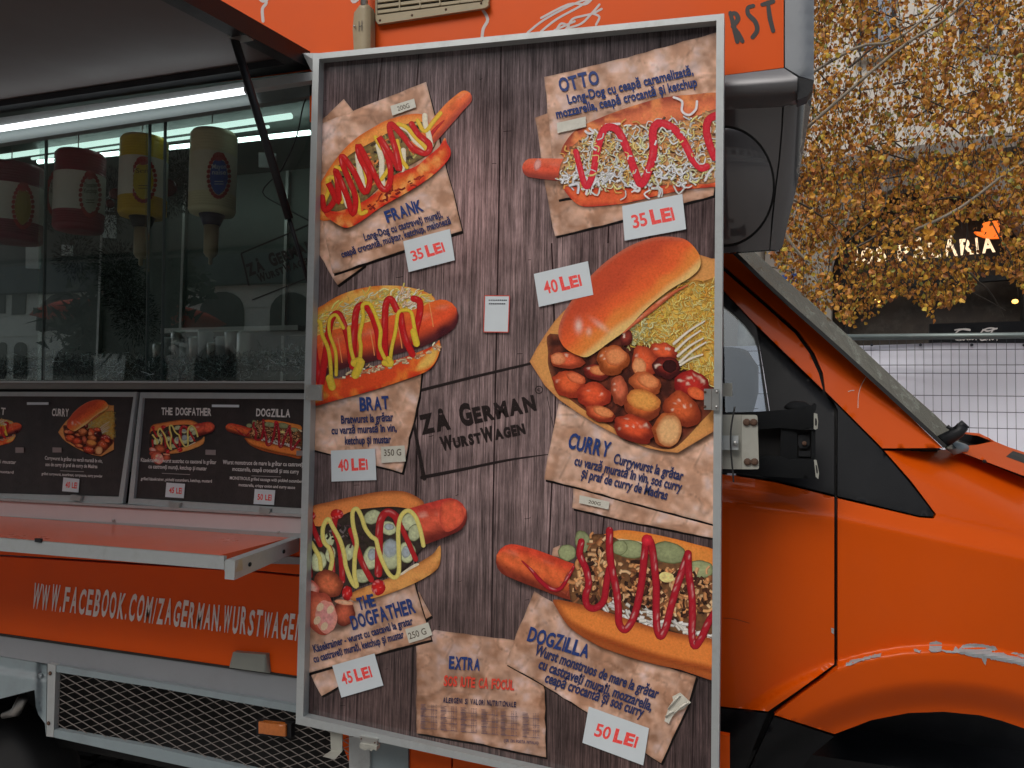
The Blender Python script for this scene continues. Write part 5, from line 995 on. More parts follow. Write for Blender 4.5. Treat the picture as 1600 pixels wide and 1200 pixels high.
# tinsel
mb = MB(); rd = np.random.default_rng(5)
def tinsel(x0, x1, y0f, thick, n, yd, mb):
    for i in range(n):
        x = x0+(x1-x0)*rd.random(); yc = y0f(x)+rd.normal()*thick*.35; p = Y1(x, yc, yd+rd.normal()*.03)
        d_ = rd.normal(size=3); d_ /= np.linalg.norm(d_); l = .014+.02*rd.random(); w = np.cross(d_, rd.normal(size=3)); w = w/np.linalg.norm(w)*.0011
        c = (.008, .025, .02) if rd.random() < .62 else ((.6, .7, .7) if rd.random() < .5 else (.12, .2, .18))
        mb.add([p-w, p+w, p+d_*l+w*.4, p+d_*l-w*.4], [(0, 1, 2, 3)], c)
tinsel(-60, 490, lambda x: 579-8*math.sin(x/60)-(9 if x > 200 else 0), 24, 13000, 2.24, mb)
mb.build('tinsel_garland', material('silver_green_tinsel', rough=.3, metal=.3, attr=True, var=.1), None, 'spiky green and silver tinsel garland lying along the hatch window bottom', 'garland')
mb = MB()
for cx, cy in ((285, 270), (300, 290), (262, 300), (176, 300), (170, 330), (60, 330), (120, 400), (200, 470), (215, 500), (190, 440), (180, 410)):
    for i in range(1500):
        d_ = rd.normal(size=3); d_ /= np.linalg.norm(d_); p = Y1(cx, cy, 3.1)+d_*rd.random()**.5*np.array([.13, .1, .13]); l = .013+.012*rd.random(); w = np.cross(d_, rd.normal(size=3)); w = w/np.linalg.norm(w)*.0018
        mb.add([p-w, p+w, p+d_*l], [(0, 1, 2)], (.008, .018, .014))
mb.build('fir_garland', material('dark_fir_needles', rough=.8, attr=True), None, 'dark fir garland hanging inside the truck behind the mustard can', 'garland')
for x, y, r in ((180, 303, .03), (262, 293, .045), (172, 318, .022)): tag(MB().lathe(Y1(x, y, 3.0)-np.array([0, 0, r]), [(r*math.sin(a), r-r*math.cos(a)) for a in np.linspace(.15, 3.0, 12)], 20).build('bauble', material('dark_red_bauble', (.12, .01, .012), .25) if 'dark_red_bauble' not in bpy.data.materials else bpy.data.materials['dark_red_bauble']), {180: 'small dark red bauble to the left of the yellow mustard can', 262: 'large dark red bauble to the right of the yellow mustard can', 172: 'tiny dark red bauble nearest the ketchup can'}[x], 'bauble')
for i, (a, b, c, d_) in enumerate(((158, 305, 176, 330), (160, 335, 180, 372), (40, 372, 62, 420), (96, 382, 112, 400), (404, 238, 430, 262))):
    panel('price_card', [(a, b), (c, b+1), (c, d_), (a, d_-1)], 3.4, .01, M['sticker'], T)
for i in range(9): MB().lathe(Y1(250+i*14, 566, 3.3), [(.03, 0), (.035, .0), (.04, .09+.03*(i % 3)), (.036, .1+.03*(i % 3))], 14).build('cup', M['sticker'] if i % 2 else M['steel'], T)
MB().lathe(Y1(387, 568, 2.9), [(.045, 0), (.05, .01), (.05, .13), (.045, .14)], 24).build('steel_canister', M['steel'], None, 'brushed steel canister standing behind the hatch glass near the menu board', 'canister')
P = Print(YS+.0485); lg = (.004, .005, .005); Z = crop(360, 330, 8)
P.ribbon(Z((130, 530), (400, 415), (700, 290), (1080, 125)), 1.3, lg, m=2, caps=False); P.ribbon(Z((135, 530), (185, 730), (230, 930)), 1.3, lg, m=2, caps=False); P.ribbon(Z((270, 1110), (600, 980), (1080, 790)), .9, lg, m=2, caps=False)
P.letters('ZÅ GERMAN', (389, 431), (492, 389), 15, lg, .05, .04, .02, caps2=[1.15, 1, 1, 1.3, 1, 1, 1, 1, 1]); P.letters('WURSTWAGEN', (405, 441), (488, 410), 9.5, lg, .05, .04, .02, caps2=[1.3, 1, 1, 1, 1, 1.35, 1, 1, 1, 1]); P.build('window_logo', M['blackl'], T)
MB().tube([Y1(*q, YS+.02) for q in smooth_path([(483, 145), (474, 165), (463, 215), (445, 255), (436, 270), (410, 300), (440, 322), (483, 345)], 4)], .0022, 6).build('cable', M['rubber'], T)
# ------------------------------------------------------------------ cab
def yl(x): return np.where(x > 1306, 812+(x-1306)*.222, 812-(1306-x)*.12)
def cabY(x, y):
    x = np.asarray(x, float); y = np.asarray(y, float); v = yl(x)-y
    d_ = 2.26+.05*sstep(0, 42, v)+np.maximum(v-42, 0)*.00062+.05*(np.maximum(-v-40, 0)/280)**2
    w = np.where(x > 1370, 705+(x-1378)*.50-y, -1)+18; d_ = d_+sstep(0, 110, w)*.20*sstep(1370, 1420, x)*(y > 701.5)
    r = np.hypot(x-1468, y-1513); d_ = d_-.035*sstep(505, 495, r)+.045*sstep(452, 400, r)
    return d_+np.maximum(x-1450, 0)**2*1.2e-6
cabp = dict(mat=M['cab'], parent=T, step=7, smooth=True)
panel('cab_gap', [(1060, 380), (1128, 385), (1300, 545), (1470, 702), (1620, 757), (1620, 1130), (1531, 1113), (1475, 1108), (1419, 1110), (1362, 1121), (1304, 1143), (1060, 1200), (1060, 748), (1204, 748), (1204, 640), (1183, 520), (1140, 480), (1060, 440)], lambda x, y: cabY(x, y)+.028, .01, M['blackg'], T, step=14)
panel('pillar', [(1060, 318), (1128, 380), (1209, 458), (1300, 539), (1400, 630), (1473, 700), (1379, 700.5), (1289.5, 611), (1286, 583), (1272, 551), (1247, 517), (1197, 473), (1128, 413), (1060, 358)], cabY, .025, **cabp)
panel('door_frame', [(1060, 366), (1128, 421), (1193, 477), (1242, 521), (1264, 551), (1279, 583), (1286, 609), (1181, 507), (1128, 451), (1060, 385)], lambda x, y: cabY(x, y)-.003, .02, **cabp)
panel('window_surround', [(1060, 386), (1128, 452), (1181, 508), (1183.5, 522), (1202, 643), (1197, 643), (1184, 545), (1178, 526), (1162, 506), (1147, 491), (1128, 476), (1060, 420)], lambda x, y: cabY(x, y)+.006, .02, M['black'], T, step=10, smooth=True)
panel('side_window', [(1060, 420), (1128, 476), (1147, 491), (1162, 506), (1178, 526), (1184, 545), (1197, 644), (1060, 644)], lambda x, y: cabY(x, y)+.014, .004, glass('cab_glass', (.62, .67, .7), 1.5, (.85, .93, 1)), T, step=20, smooth=True)
panel('quarter_panel', [(1183, 509), (1288, 612), (1298, 624), (1303.5, 645), (1303.5, 773), (1209, 749.5), (1150, 740), (1060, 735), (1060, 645), (1203.5, 645)], lambda x, y: cabY(x, y)+.004+.012*sstep(14, 4, (x-1183)*-.7+(y-509)*.714)*(y < 640), .03, M['navy'], T, step=7, smooth=True)
panel('fender_trim', [(1293, 618), (1378, 704), (1420, 753), (1459, 803), (1458, 807), (1437, 806), (1308.5, 775), (1309, 640), (1303, 628)], lambda x, y: cabY(x, y)+.0, .03, M['navy'], T, step=7, smooth=True)
panel('cab_door', [(1060, 735), (1150, 744), (1209, 753.5), (1303.5, 777), (1303.5, 1038), (1250, 1077), (1200, 1111.5), (1128, 1104), (1060, 1096)], cabY, .03, **cabp)
panel('fender', [(1309, 779), (1437, 809), (1459, 810.5), (1463, 804), (1424, 752), (1382, 704.5), (1474, 703.5), (1491, 703), (1540, 723), (1620, 755), (1620, 1146), (1600, 1138), (1565, 1126), (1531, 1117.5), (1475, 1112), (1419, 1114), (1362, 1125), (1304, 1147), (1210, 1117), (1254, 1083.5), (1309, 1045)], cabY, .03, mat=M['cab'], parent=T, step=5, smooth=True)
sy = lambda x: 702+(x-1484)*.37
hd = lambda x, y: 2.44+np.maximum(sy(x)-y, 0)*.008+np.maximum(x-1450, 0)**2*1.2e-6
panel('hood_gap', [(1474, 694), (1500, 688), (1560, 705), (1620, 735), (1620, 770), (1540, 735), (1484, 712)], lambda x, y: hd(x, y)+.16, .01, M['blackg'], T, step=8)
panel('hood', [(1486, 700.5), (1507, 697.5), (1530, 695), (1552, 690), (1545, 684), (1554, 689.5), (1576, 698.5), (1600, 706.5), (1630, 716), (1630, 754), (1600, 743.5), (1540, 721)], hd, .02, mat=M['cab'], parent=T, step=5, smooth=True)
panel('hood', [(1504, 675), (1530, 677), (1546, 684.5), (1552, 690), (1529, 681), (1505, 677.5)], lambda x, y: hd(x, y)+.01, .02, mat=M['cab'], parent=T, step=5, smooth=True)
panel('cowl', [(1500, 676), (1530, 679.5), (1552, 690), (1530, 697), (1507, 699), (1497, 690)], 2.80, .02, M['black'], T)
panel('hood_vent', [(1572, 713.5), (1583, 704.5), (1601, 710.5), (1601, 724)], lambda x, y: hd(x, y)-.003, .01, M['black'], T)
MB().lathe(Y1(1538, 721, 2.42), [(.006, 0), (.002, .006)], 6, (0, -1, 0)).build('hood_stop', M['blackg'], T)
wsd = lambda x, y: 2.38+((x-1128)*.68-(y-378)*.733)*.005
wm = material('windscreen_edge', (.022, .028, .018), .2, metal=.0, var=.6, vs=9, spec=.3, coat=.3, coatr=.03, bump=1.0, bs=12, dirt=.6, dirtcol=(.42, .48, .40), ds=12, stretch=(2.4, 1, 1.4))  # pale noise streaks put reflected light into the glass colour
panel('windscreen', [(1060, 286), (1178, 393), (1240, 447), (1322, 521), (1412, 605), (1460, 647), (1486, 672), (1505, 698), (1486, 702), (1474, 699), (1400, 629), (1300, 538), (1209, 457), (1128, 379), (1060, 317)], wsd, .006, wm, T, step=6, smooth=True)
P = Print(lambda x, y: np.minimum(cabY(x, y)-.004, 2.37)); [P.ribbon([(1060+dx, 314), (1128+dx, 377), (1209+dx, 455), (1300+dx, 536.5), (1400+dx, 627.5), (1476+dx, 698)], 3.2, (1, 1, 1), m=3, caps=False) for dx in (1,)]; P.build('windscreen_seal', M['rubber'], T)
w0 = crop(1420, 600, 6.667)
mb = MB(); q = w0((350, 600), (520, 500), (560, 440)); mb.tube([Y1(*a, 2.42) for a in q], [.02, .016, .016], 8); mb.tube([Y1(*w0((500, 480))[0], 2.42), Y1(*w0((560, 420))[0], 2.42), Y1(*w0((590, 470))[0], 2.42)], .012, 8); mb.tube([Y1(*w0((400, 440))[0], 2.43), Y1(*w0((440, 470))[0], 2.43), Y1(*w0((520, 455))[0], 2.43)], .006, 6); mb.build('wiper_arm', M['black'], T)
mb = MB(); mb.tube([Y1(1480, 695, 2.46), Y1(1492, 700, 2.46), Y1(1508, 700, 2.5)], [.012, .02, .012], 8); mb.build('cowl', M['bluegrey'], T)
# sill and wheel house
panel('door_sill', [(1060, 1099), (1128, 1107), (1199, 1115), (1156, 1220), (1060, 1220)], lambda x, y: cabY(x, y)-.004, .03, M['navy'], T, step=10, smooth=True)
panel('door_sill', [(1209, 1120.5), (1240, 1130), (1303, 1151), (1270, 1178), (1238, 1220), (1163, 1220)], lambda x, y: cabY(x, y)-.004, .03, M['navy'], T, step=10, smooth=True)
wc = Y1(1468, 1513, 2.33); MB().lathe(wc, [(.3, .0), (.345, .03), (.36, .09), (.345, .2), (.3, .22)], 48, (0, 1, 0)).build('tyre', M['rubber'], T)
MB().box((.2, 2.75, .2), (1.9, 2.78, 1.25)).build('wheel_house', M['black'], T)
# worn paint on the arch
R3 = crop(1100, 750, 2.667); chip_m = material('bare_primer', (.33, .35, .36), .7, var=.35, vs=60, dirt=.6, dirtcol=(.1, .08, .07), ds=60)
def jag(p, amp, sd):
    r_ = np.random.default_rng(sd); d_ = densify(p, 2.2); return d_+r_.normal(0, amp, d_.shape)
for i, c in enumerate((R3((940, 678), (968, 671), (992, 680), (990, 714), (958, 718), (935, 708)), R3((990, 708), (1040, 712), (1048, 690), (1060, 705), (1075, 690), (1110, 682), (1160, 685), (1215, 695), (1228, 715), (1270, 728), (1340, 745), (1340, 778), (1290, 765), (1235, 755), (1180, 742), (1172, 774), (1160, 745), (1110, 735), (1060, 722), (1010, 720)), R3((590, 768), (612, 750), (660, 742), (700, 728), (738, 722), (735, 735), (690, 745), (650, 755), (610, 774), (592, 775)), R3((870, 708), (880, 704), (905, 708), (900, 722), (885, 716)), R3((1270, 725), (1300, 716), (1340, 730), (1340, 742)), R3((530, 618), (541, 618), (541, 640), (533, 640)))):
    panel('paint_chip', jag(c, .55, i), lambda x, y: cabY(x, y)-.0015, .0008, chip_m, T, step=3)
c2 = crop(1100, 375, 3.2)
P = Print(cabY); P.dy = 1e-3; P.ribbon(c2((810, 685), (785, 730), (772, 780), (770, 840)), .45, (.6, .5, .42), m=2, caps=False); P.ribbon(c2((720, 758), (735, 753), (752, 752)), .5, (.6, .5, .42), m=2, caps=False); P.ribbon(R3((80, 575), (130, 580), (190, 597)), .5, (.3, .05, .01), m=2, caps=False); P.build('scratch', M['print'], T)
# cab inside and far side
MB().box((.0, 4.15, .5), (1.6, 4.2, 1.42)).build('far_door', M['cab'], T); MB().box((-.25, 2.5, .55), (1.1, 4.1, .62)).build('cab_floor', M['black'], T)
MB().box((-.27, 2.32, .6), (-.2, 4.15, 2.55)).build('cab_back_wall', M['black'], T)
st = MB(); hp = Y1(1133, 600, 2.75); st.lathe(hp-np.array([0, 0, .0]), [(.02, -.12), (.09, -.11), (.11, -.03), (.11, .06), (.08, .11), (.02, .12)], 20, (0, .2, 1)); st.box(tuple(hp+np.array([-.16, -.22, -.75])), tuple(hp+np.array([.0, .22, -.15]))); st.build('seat', M['black'], T)
MB().tube([Y1(1080, 560, 2.9), Y1(1136, 566, 2.75), Y1(1140, 640, 2.75), Y1(1141, 700, 2.75)], .02, 8).build('seat_frame', M['black'], T)
panel('dashboard', [(1150, 660), (1290, 650), (1300, 770), (1150, 770)], 2.75, .9, M['black'], T)
# mirror arm
c6 = crop(1100, 580, 6)
ma = MB(); panel('x', c6((270, 388), (520, 378), (800, 358), (960, 345), (1000, 325), (1040, 298), (1056, 318), (1052, 350), (1036, 390), (1030, 540), (880, 545), (720, 530), (515, 545), (270, 540)), lambda x, y: 2.16+((y-652)/16)**2*.002-.02*sstep(1230, 1275, x), .06, None, mb=ma, step=5, smooth=True); ma.build('mirror_arm', M['matte'], T)
ma = MB(); panel('x', c6((515, 800), (720, 800), (800, 835), (880, 822), (1038, 830), (1075, 990), (1050, 1010), (800, 1000), (600, 985), (270, 950), (270, 925), (515, 915)), lambda x, y: 2.15+((y-730)/18)**2*.002-.015*sstep(1230, 1275, x), .06, None, mb=ma, step=5, smooth=True); ma.build('mirror_arm', M['matte'], T)
panel('mirror_recess', c6((505, 530), (730, 520), (725, 815), (505, 815)), 2.20, .01, M['blackg'], T); panel('mirror_arm', c6((720, 532), (875, 545), (872, 822), (800, 836), (715, 800)), 2.17, .04, M['matte'], T, step=6, smooth=True)
panel('mirror_recess', c6((873, 546), (1005, 546), (1000, 822), (876, 822)), 2.18, .01, M['blackg'], T)
mr_ = panel('mirror_pivot', c6((885, 600), (995, 590), (992, 690), (960, 725), (900, 720), (885, 690)), 2.172, .01, M['black'], T); MB().lathe(Y1(*c6((940, 675))[0], 2.17), [(.006, 0), (.006, .005), (.003, .006)], 10, (0, -1, 0)).build('screw', M['rust'], mr_)
panel('mirror_pivot', c6((890, 750), (1000, 748), (1000, 800), (890, 800)), 2.174, .01, M['black'], T)
panel('mirror_arm', c6((1007, 548), (1045, 548), (1045, 822), (1007, 822)), 2.15, .05, M['matte'], T)
for c in (c6((1030, 392), (1062, 400), (1070, 470), (1065, 538), (1045, 548), (1030, 540)), c6((1030, 830), (1055, 835), (1068, 900), (1078, 955), (1072, 1012), (1048, 990))): k_ = panel('mirror_clip', c, 2.135, .02, M['plate'], T); pp = np.array(c); ce = pp.mean(0); panel('clip_slot', ce+(pp-ce)*.45, 2.1335, .001, M['blackg'], k_)
ma = MB(); ma.lathe(Y1(*c6((880, 345))[0], 2.22), [(.0, .018), (.02, .016), (.032, .008), (.036, 0)], 20, (0, -.2, 1)); ma.build('mirror_pivot', M['matte'], T)
# mounting plates of the board
mp = panel('mounting_plate', c6((60, 408), (350, 408), (350, 918), (60, 918)), 2.045, .006, M['plate'], board); panel('mounting_plate', c6((352, 409), (480, 409), (497, 416), (502, 435), (516, 900), (510, 916), (500, 919), (352, 919)), 2.035, .012, M['plate'], board)
for q in ((400, 479), (466, 479), (408, 850), (474, 850)): MB().lathe(Y1(*c6(q)[0], 2.034), [(.0095, 0), (.0095, .003), (.005, .006)], 10, (0, -1, 0)).build('bolt', M['rust'], mp)
panel('mounting_plate', c6((60, 110), (265, 112), (265, 236), (60, 234)), 2.07, .006, M['plate'], board)
b1 = panel('mounting_bar', c6((70, 604), (322, 604), (322, 738), (70, 738)), 2.025, .01, M['alu'], board); MB().lathe(Y1(*c6((295, 676))[0], 2.024), [(.0065, 0), (.0065, .004), (.003, .005)], 6, (0, -1, 0)).build('bolt', M['steel'], b1)
MB().tube([Y1(a, b, 2.012) for a, b in smooth_path(c6((290, 330), (270, 430), (252, 560), (250, 700), (262, 860), (272, 960), (276, 1040)), 4)], .0024, 6).build('cable', M['rubber'], board)

# ================================================================== ground
stone = material('dark_paving', (.30, .285, .265), .8, var=.3, vs=3, bump=.4, bs=30)
g_ = MB().add([(-60, -40, 0), (60, -40, 0), (60, 60, 0), (-60, 60, 0)], [(0, 1, 2, 3)]).build('ground', stone, None, 'grey plaza paving under and around the truck', kind='structure')
stm = material('granite_sett', (.09, .08, .075), .75, var=.35, vs=5, bump=.5, bs=60); rd = random.Random(3); base = None
for ix in range(10):
    for iy in range(11):
        x = -3.75+ix*.13+(iy % 2)*.06; y = 2.15+iy*.12
        if base is None:
            mb = MB(); q = [(-.058, -.052), (.05, -.055), (.06, .045), (-.05, .054)]; v = [(a, b, .0) for a, b in q]+[(a*.86, b*.86, .02) for a, b in q]; mb.add(v, [(4, 5, 6, 7)]+[(i, (i+1) % 4, 4+(i+1) % 4, 4+i) for i in range(4)]); base = mb.build('sett', stm, g_); o = base
        else: o = bpy.data.objects.new('sett', base.data); COL.objects.link(o); o.parent = g_
        o.location = (x+rd.uniform(-.01, .01)-WL['ground'][0], y-WL['ground'][1], .012+rd.uniform(-.004, .004)); o.rotation_euler = (rd.uniform(-.05, .05), rd.uniform(-.05, .05), rd.uniform(-.2, .2)+(3.14159 if rd.random() < .5 else 0))

# ================================================================== fence with banner
YFN = 5.6
fence = thing('barrier_fence', 'mesh site fence with pale grey banner standing behind the truck bonnet', 'fence', (2.0, YFN, 0))
fx0, fx1 = -.6, 6.0
zr = Y1(1460, 524, YFN)[2]
MB().tube([Y1(1320, 527, YFN), Y1(1900, 521, YFN)], .021, 14).build('top_rail', material('galvanised_rail', (.2, .24, .23), .45, metal=.6), fence)
zt = zr-.045
def bn(x, z): return .03*math.sin(x*3.1+z*2.2)+.02*math.sin(x*1.3-z*5)+.035*math.sin((x*1.0-z*1.6)*3.4)+.03*math.sin(z*7+x)*math.exp(-(z-.9)**2)
mb = MB(); nx, nz_ = 130, 50; v = []
for i in range(nx+1):
    for j in range(nz_+1):
        x = fx0+(fx1-fx0)*i/nx; z = .1+(zt-.1)*j/nz_; v.append((x, YFN+.05+bn(x, z), z-.01*(j == nz_)*abs(math.sin(x*2.8))))
mb.add(v, [(i*(nz_+1)+j, (i+1)*(nz_+1)+j, (i+1)*(nz_+1)+j+1, i*(nz_+1)+j+1) for i in range(nx) for j in range(nz_)], smooth=True)
mb.build('banner', material('pale_banner', (.80, .81, .90), .6, var=.05, vs=1.5, bump=.2, bs=2.5), fence)
wm_ = material('dark_wire', (.03, .035, .05), .5); x = fx0; k = 0; rd = random.Random(8); nw = 0
while x < fx1:
    if x > .45: MB().tube([(x, YFN, .05), (x+rd.uniform(-.004, .004), YFN+.003, zr)], .0016, 5).build('wire', wm_, fence); nw += 1
    x += .052
for py in (547, 571, 584, 619, 644, 669, 705, 740): z = Y1(1500, py, YFN)[2]; MB().tube([(fx0, YFN+.004, z+.01), (2.2, YFN+.006, z), (fx1, YFN+.004, z-.02)], .0024, 5).build('wire', wm_, fence)
for px in (1362, 1438, 1518, 1600): MB().lathe(Y1(px, 539, YFN+.03), [(.009, 0), (.009, .01), (.004, .011)], 10, (0, -1, 0)).build('eyelet', wm_, fence)
for x in (fx0, 2.9, fx1): MB().tube([(x, YFN, 0), (x, YFN, zr)], .02, 10).build('post', bpy.data.materials['galvanised_rail'], fence)
# ================================================================== bar front with script lettering
YK = 7.2
bar = thing('bar_board', 'black advertising board with white script lettering just behind the fence rail', 'sign board', Y1(1560, 600, YK))
panel('board', [(1452, 506), (1900, 492), (1900, 700), (1452, 700)], YK, .05, M['black'], bar)
cc_ = crop(1100, 375, 3.2); P = Print(YK); P.dy = 2e-3
for p in (cc_((1330, 448), (1300, 445), (1270, 455), (1255, 475), (1260, 498), (1285, 500)), cc_((1255, 450), (1290, 446), (1330, 452)), cc_((1300, 478), (1290, 490), (1298, 500), (1308, 488), (1300, 478)), cc_((1335, 478), (1318, 482), (1316, 497), (1332, 496)), cc_((1358, 478), (1340, 484), (1342, 498), (1356, 484), (1360, 498)), cc_((1364, 486), (1376, 484)),
          cc_((1462, 444), (1430, 440), (1395, 452), (1380, 478), (1385, 500), (1405, 498)), cc_((1395, 448), (1420, 455), (1465, 442)), cc_((1412, 478), (1402, 490), (1412, 500), (1420, 486), (1412, 478)), cc_((1445, 448), (1430, 475), (1428, 500)), cc_((1460, 478), (1442, 484), (1442, 498), (1458, 484), (1464, 500))): P.ribbon(p, 1.15, (1, 1, 1), m=3)
P.build('script_lettering', M['white'], bar)
# ================================================================== restaurant behind
YBK = 11.0
bld = thing('restaurant_building', 'cream old building with an arched dark shopfront and lit sign behind the birch', 'building', (3.2, YBK+2, 0))
cream = material('cream_plaster', (.68, .64, .57), .85, var=.12, vs=1.2, bump=.2, bs=8, dirt=.3, dirtcol=(.3, .27, .23), ds=2); brown = material('brown_plaster', (.24, .21, .18), .85, var=.2, vs=2, bump=.2, bs=8)
panel('upper_wall', [(300, -1800), (3200, -2600), (3200, -12), (1397, 234), (300, 376)], YBK, .3, cream, bld)
panel('cornice', [(300, 374), (1397, 232), (3200, -14), (3200, 30), (1397, 252), (300, 388)], YBK-.18, .3, brown, bld)
panel('lower_wall', [(1240, 270), (3200, 26), (3200, 1500), (1628, 1500), (1628, 430), (1612, 380), (1585, 335), (1540, 303), (1490, 288), (1440, 286), (1390, 297), (1350, 320), (1318, 358), (1301, 420), (1299, 1500), (300, 1500), (300, 386)], YBK-.02, .32, brown, bld)
panel('pilaster', [(1240, 300), (1299, 292), (1299, 900), (1240, 900)], YBK-.06, .04, material('beige_stone', (.33, .30, .25), .85, var=.1, vs=3), bld)
intr = material('dim_bar_interior', (.05, .04, .032), .8, var=.7, vs=2.6, dirt=.8, dirtcol=(.13, .12, .10), ds=3.5)
panel('shop_interior', [(1200, 200), (1700, 150), (1700, 900), (1200, 900)], YBK+.6, .1, intr, bld)
for a, b in (((1302, 440), (1630, 398)), ((1302, 448), (1630, 424))): panel('sign_beam', [a, b, (b[0], b[1]+9), (a[0], a[1]+9)], YBK+.25, .1, M['blackg'], bld)
for x in (1318, 1598): panel('door_post', [(x, 300), (x+9, 300), (x+9, 900), (x, 900)], YBK+.2, .1, M['blackg'], bld)
blu = material('sky_lit_pane', (.18, .22, .28), .08, spec=.8, coat=1)
for (x0, x1, y0, y1) in ((1345, 1395, -80, 78), (1505, 1560, -110, 60)):
    f = panel('window', [(x0-5, y0), (x1+5, y0-8), (x1+5, y1-4), (x0-5, y1+3)], YBK-.05, .06, M['black'], bld)
    for k in range(2): a = x0+(x1-x0)/2*k+2; panel('pane', [(a, y0+4), (a+(x1-x0)/2-4, y0), (a+(x1-x0)/2-4, y1-5), (a, y1-2)], YBK-.055, .004, blu, f)
    panel('sill', [(x0-10, y1+4), (x1+10, y1-5), (x1+10, y1+3), (x0-10, y1+12)], YBK-.14, .1, cream, bld)
cxx = material('lit_sign_letter', (.8, .65, .45), .5, emit=(1, .72, .42, .85))
for t, p0, p1, n_ in (('JOS', (1327, 414), (1387, 408), 3), ('PĂLĂRIA', (1403, 407), (1556, 393), 7)):
    P = Print(YBK+.18); P.letters(t, p0, p1, 23, (1, 1, 1), .03, .03, .02, gap=.35, narrow=1); P.build('sign_letter', cxx, bld)
hm = material('lit_orange_hat', (.6, .15, .02), .5, emit=(1.0, .16, .01, .8)); mb = MB(); ch = crop(1300, 320, 5.333)
panel('x', ch((1262, 150), (1310, 138), (1390, 128), (1400, 170), (1395, 250), (1340, 268), (1270, 240), (1250, 210)), YBK+.14, .05, None, mb=mb); panel('x', ch((1190, 222), (1240, 225), (1300, 255), (1360, 262), (1418, 258), (1405, 275), (1340, 278), (1270, 268), (1210, 245)), YBK+.12, .06, None, mb=mb); mb.build('hat_emblem', hm, bld)
wl_ = material('warm_lamp', (.9, .6, .3), .5, emit=(1, .55, .12, 2)); 
for q in ((1371, 470), (1586, 471)): MB().lathe(Y1(*q, YBK+.1), [(.0, -.03), (.03, -.02), (.038, 0), (.03, .02), (0, .03)], 12).build('wall_lamp', wl_, bld)
MB().box((-12, YBK+1.3, 0), (14, YBK+8, 13)).build('building_body', cream, bld)
sg = panel('street_sign', [(1222, 430), (1246, 427), (1246, 441), (1222, 444)], YBK-.2, .03, material('blue_enamel', (.03, .08, .28), .3), None, label='small blue street name sign on the beige wall above the windscreen', cat='sign')

# ================================================================== birch tree
tree = thing('birch_tree', 'drooping birch with orange autumn leaves and thin branches beside the truck nose', 'tree', (-.1, 7.2, 0))
bark = material('birch_bark', (.09, .075, .06), .8, var=.4, vs=14); twigm = material('dark_twig', (.022, .016, .013), .8)
MB().tube([(-.1, 7.2, 0), (-.1, 7.2, 2), (-.05, 7.2, 4), (.1, 7.2, 6.5)], [.15, .12, .09, .03], 12).build('trunk', material('pale_bark', (.3, .29, .26), .8, var=.5, vs=9), tree)
rd = np.random.default_rng(21); anchors = []
def pxp(x, y, Y): return Y1(x, y, Y)
palb = material('pale_branch', (.3, .26, .2), .8, var=.3, vs=20)
for p in ([(1180, 170), (1330, 78), (1400, 62), (1490, -10)], [(1260, 200), (1400, 80), (1490, 20), (1560, -60)], [(1430, 360), (1500, 325), (1580, 265), (1640, 230)], [(1200, 320), (1240, 385), (1275, 420)]):
    q = smooth_path(p, 4); MB().tube([Y1(a, b, 6.0) for a, b in q], list(np.linspace(.014, .007, len(q))), 6).build('branch', palb, tree)
for k in range(46):
    x = rd.uniform(1180, 1680); y = rd.uniform(-120, 430); Yd = rd.uniform(5.9, 9.2); a = rd.uniform(-.6, .6) if rd.random() < .6 else rd.uniform(-1.5, 1.5); L = rd.uniform(60, 190); pts = [(x, y)]
    for s_ in range(5): a += rd.normal()*.22; pts.append((pts[-1][0]+math.cos(a)*L/5, pts[-1][1]+math.sin(a)*L/5))
    q = [Y1(u, w, Yd+i*.05) for i, (u, w) in enumerate(pts)]; MB().tube(q, list(np.linspace(.009, .003, len(q))), 5).build('branch', bark, tree)
tw = MB(); LP = []
def keep(x, y):
    lim = 455+25*math.sin(x/23.)+(30 if 1290 < x < 1460 else 0)-(max(0, x-1480)*.1)
    if x < 1290: lim = 505+(x-1290)*1.2
    if y > lim: return False
    if 1490 < x < 1562 and 340 < y < 400 and rd.random() < .93: return False
    if 1322 < x < 1490 and 372 < y < 416 and rd.random() < .42: return False
    if 1395 < x < 1500 and y < 40 and rd.random() < .55: return False
    if 1400 < x < 1600 and 195 < y < 235 and rd.random() < .6: return False
    return True
clump = lambda x, y: vn(np.array([x]), np.array([y]), 34, 12)[0]*.6+vn(np.array([x]), np.array([y]), 90, 14)[0]*.4
for k in range(3000):
    x = rd.uniform(1195, 1700); y = rd.uniform(-160, 470); Yd = rd.uniform(5.8, 9.3)
    if clump(x, y) < .33 and rd.random() < .7: continue
    L = rd.uniform(22, 80); n_ = 6; dx = rd.normal()*.35; pts = [(x+dx*L*(i/n_)+2*math.sin(i+x), y+L*(i/n_)**.9) for i in range(n_+1)]
    q = [Y1(u, w, Yd) for u, w in pts if keep(u, w)]
    if len(q) < 2: continue
    tw.tube(q, .0018 if rd.random() < .8 else .003, 3, caps=False)
    for i in range(int(L/4.2)):
        t = rd.random(); j = t*n_; i0 = int(min(j, n_-1)); f_ = j-i0; u = pts[i0][0]*(1-f_)+pts[i0+1][0]*f_+rd.normal()*5.5; w = pts[i0][1]*(1-f_)+pts[i0+1][1]*f_+rd.normal()*5+3
        if keep(u, w): LP.append((u, w, Yd+rd.normal()*.12))
tw.build('twigs', twigm, tree, kind='stuff')
print('leaves', len(LP))
shape = [(0, 0), (.28, .16), (.46, .42), (.40, .66), (.2, .86), (0, 1.05), (-.2, .86), (-.40, .66), (-.46, .42), (-.28, .16)]
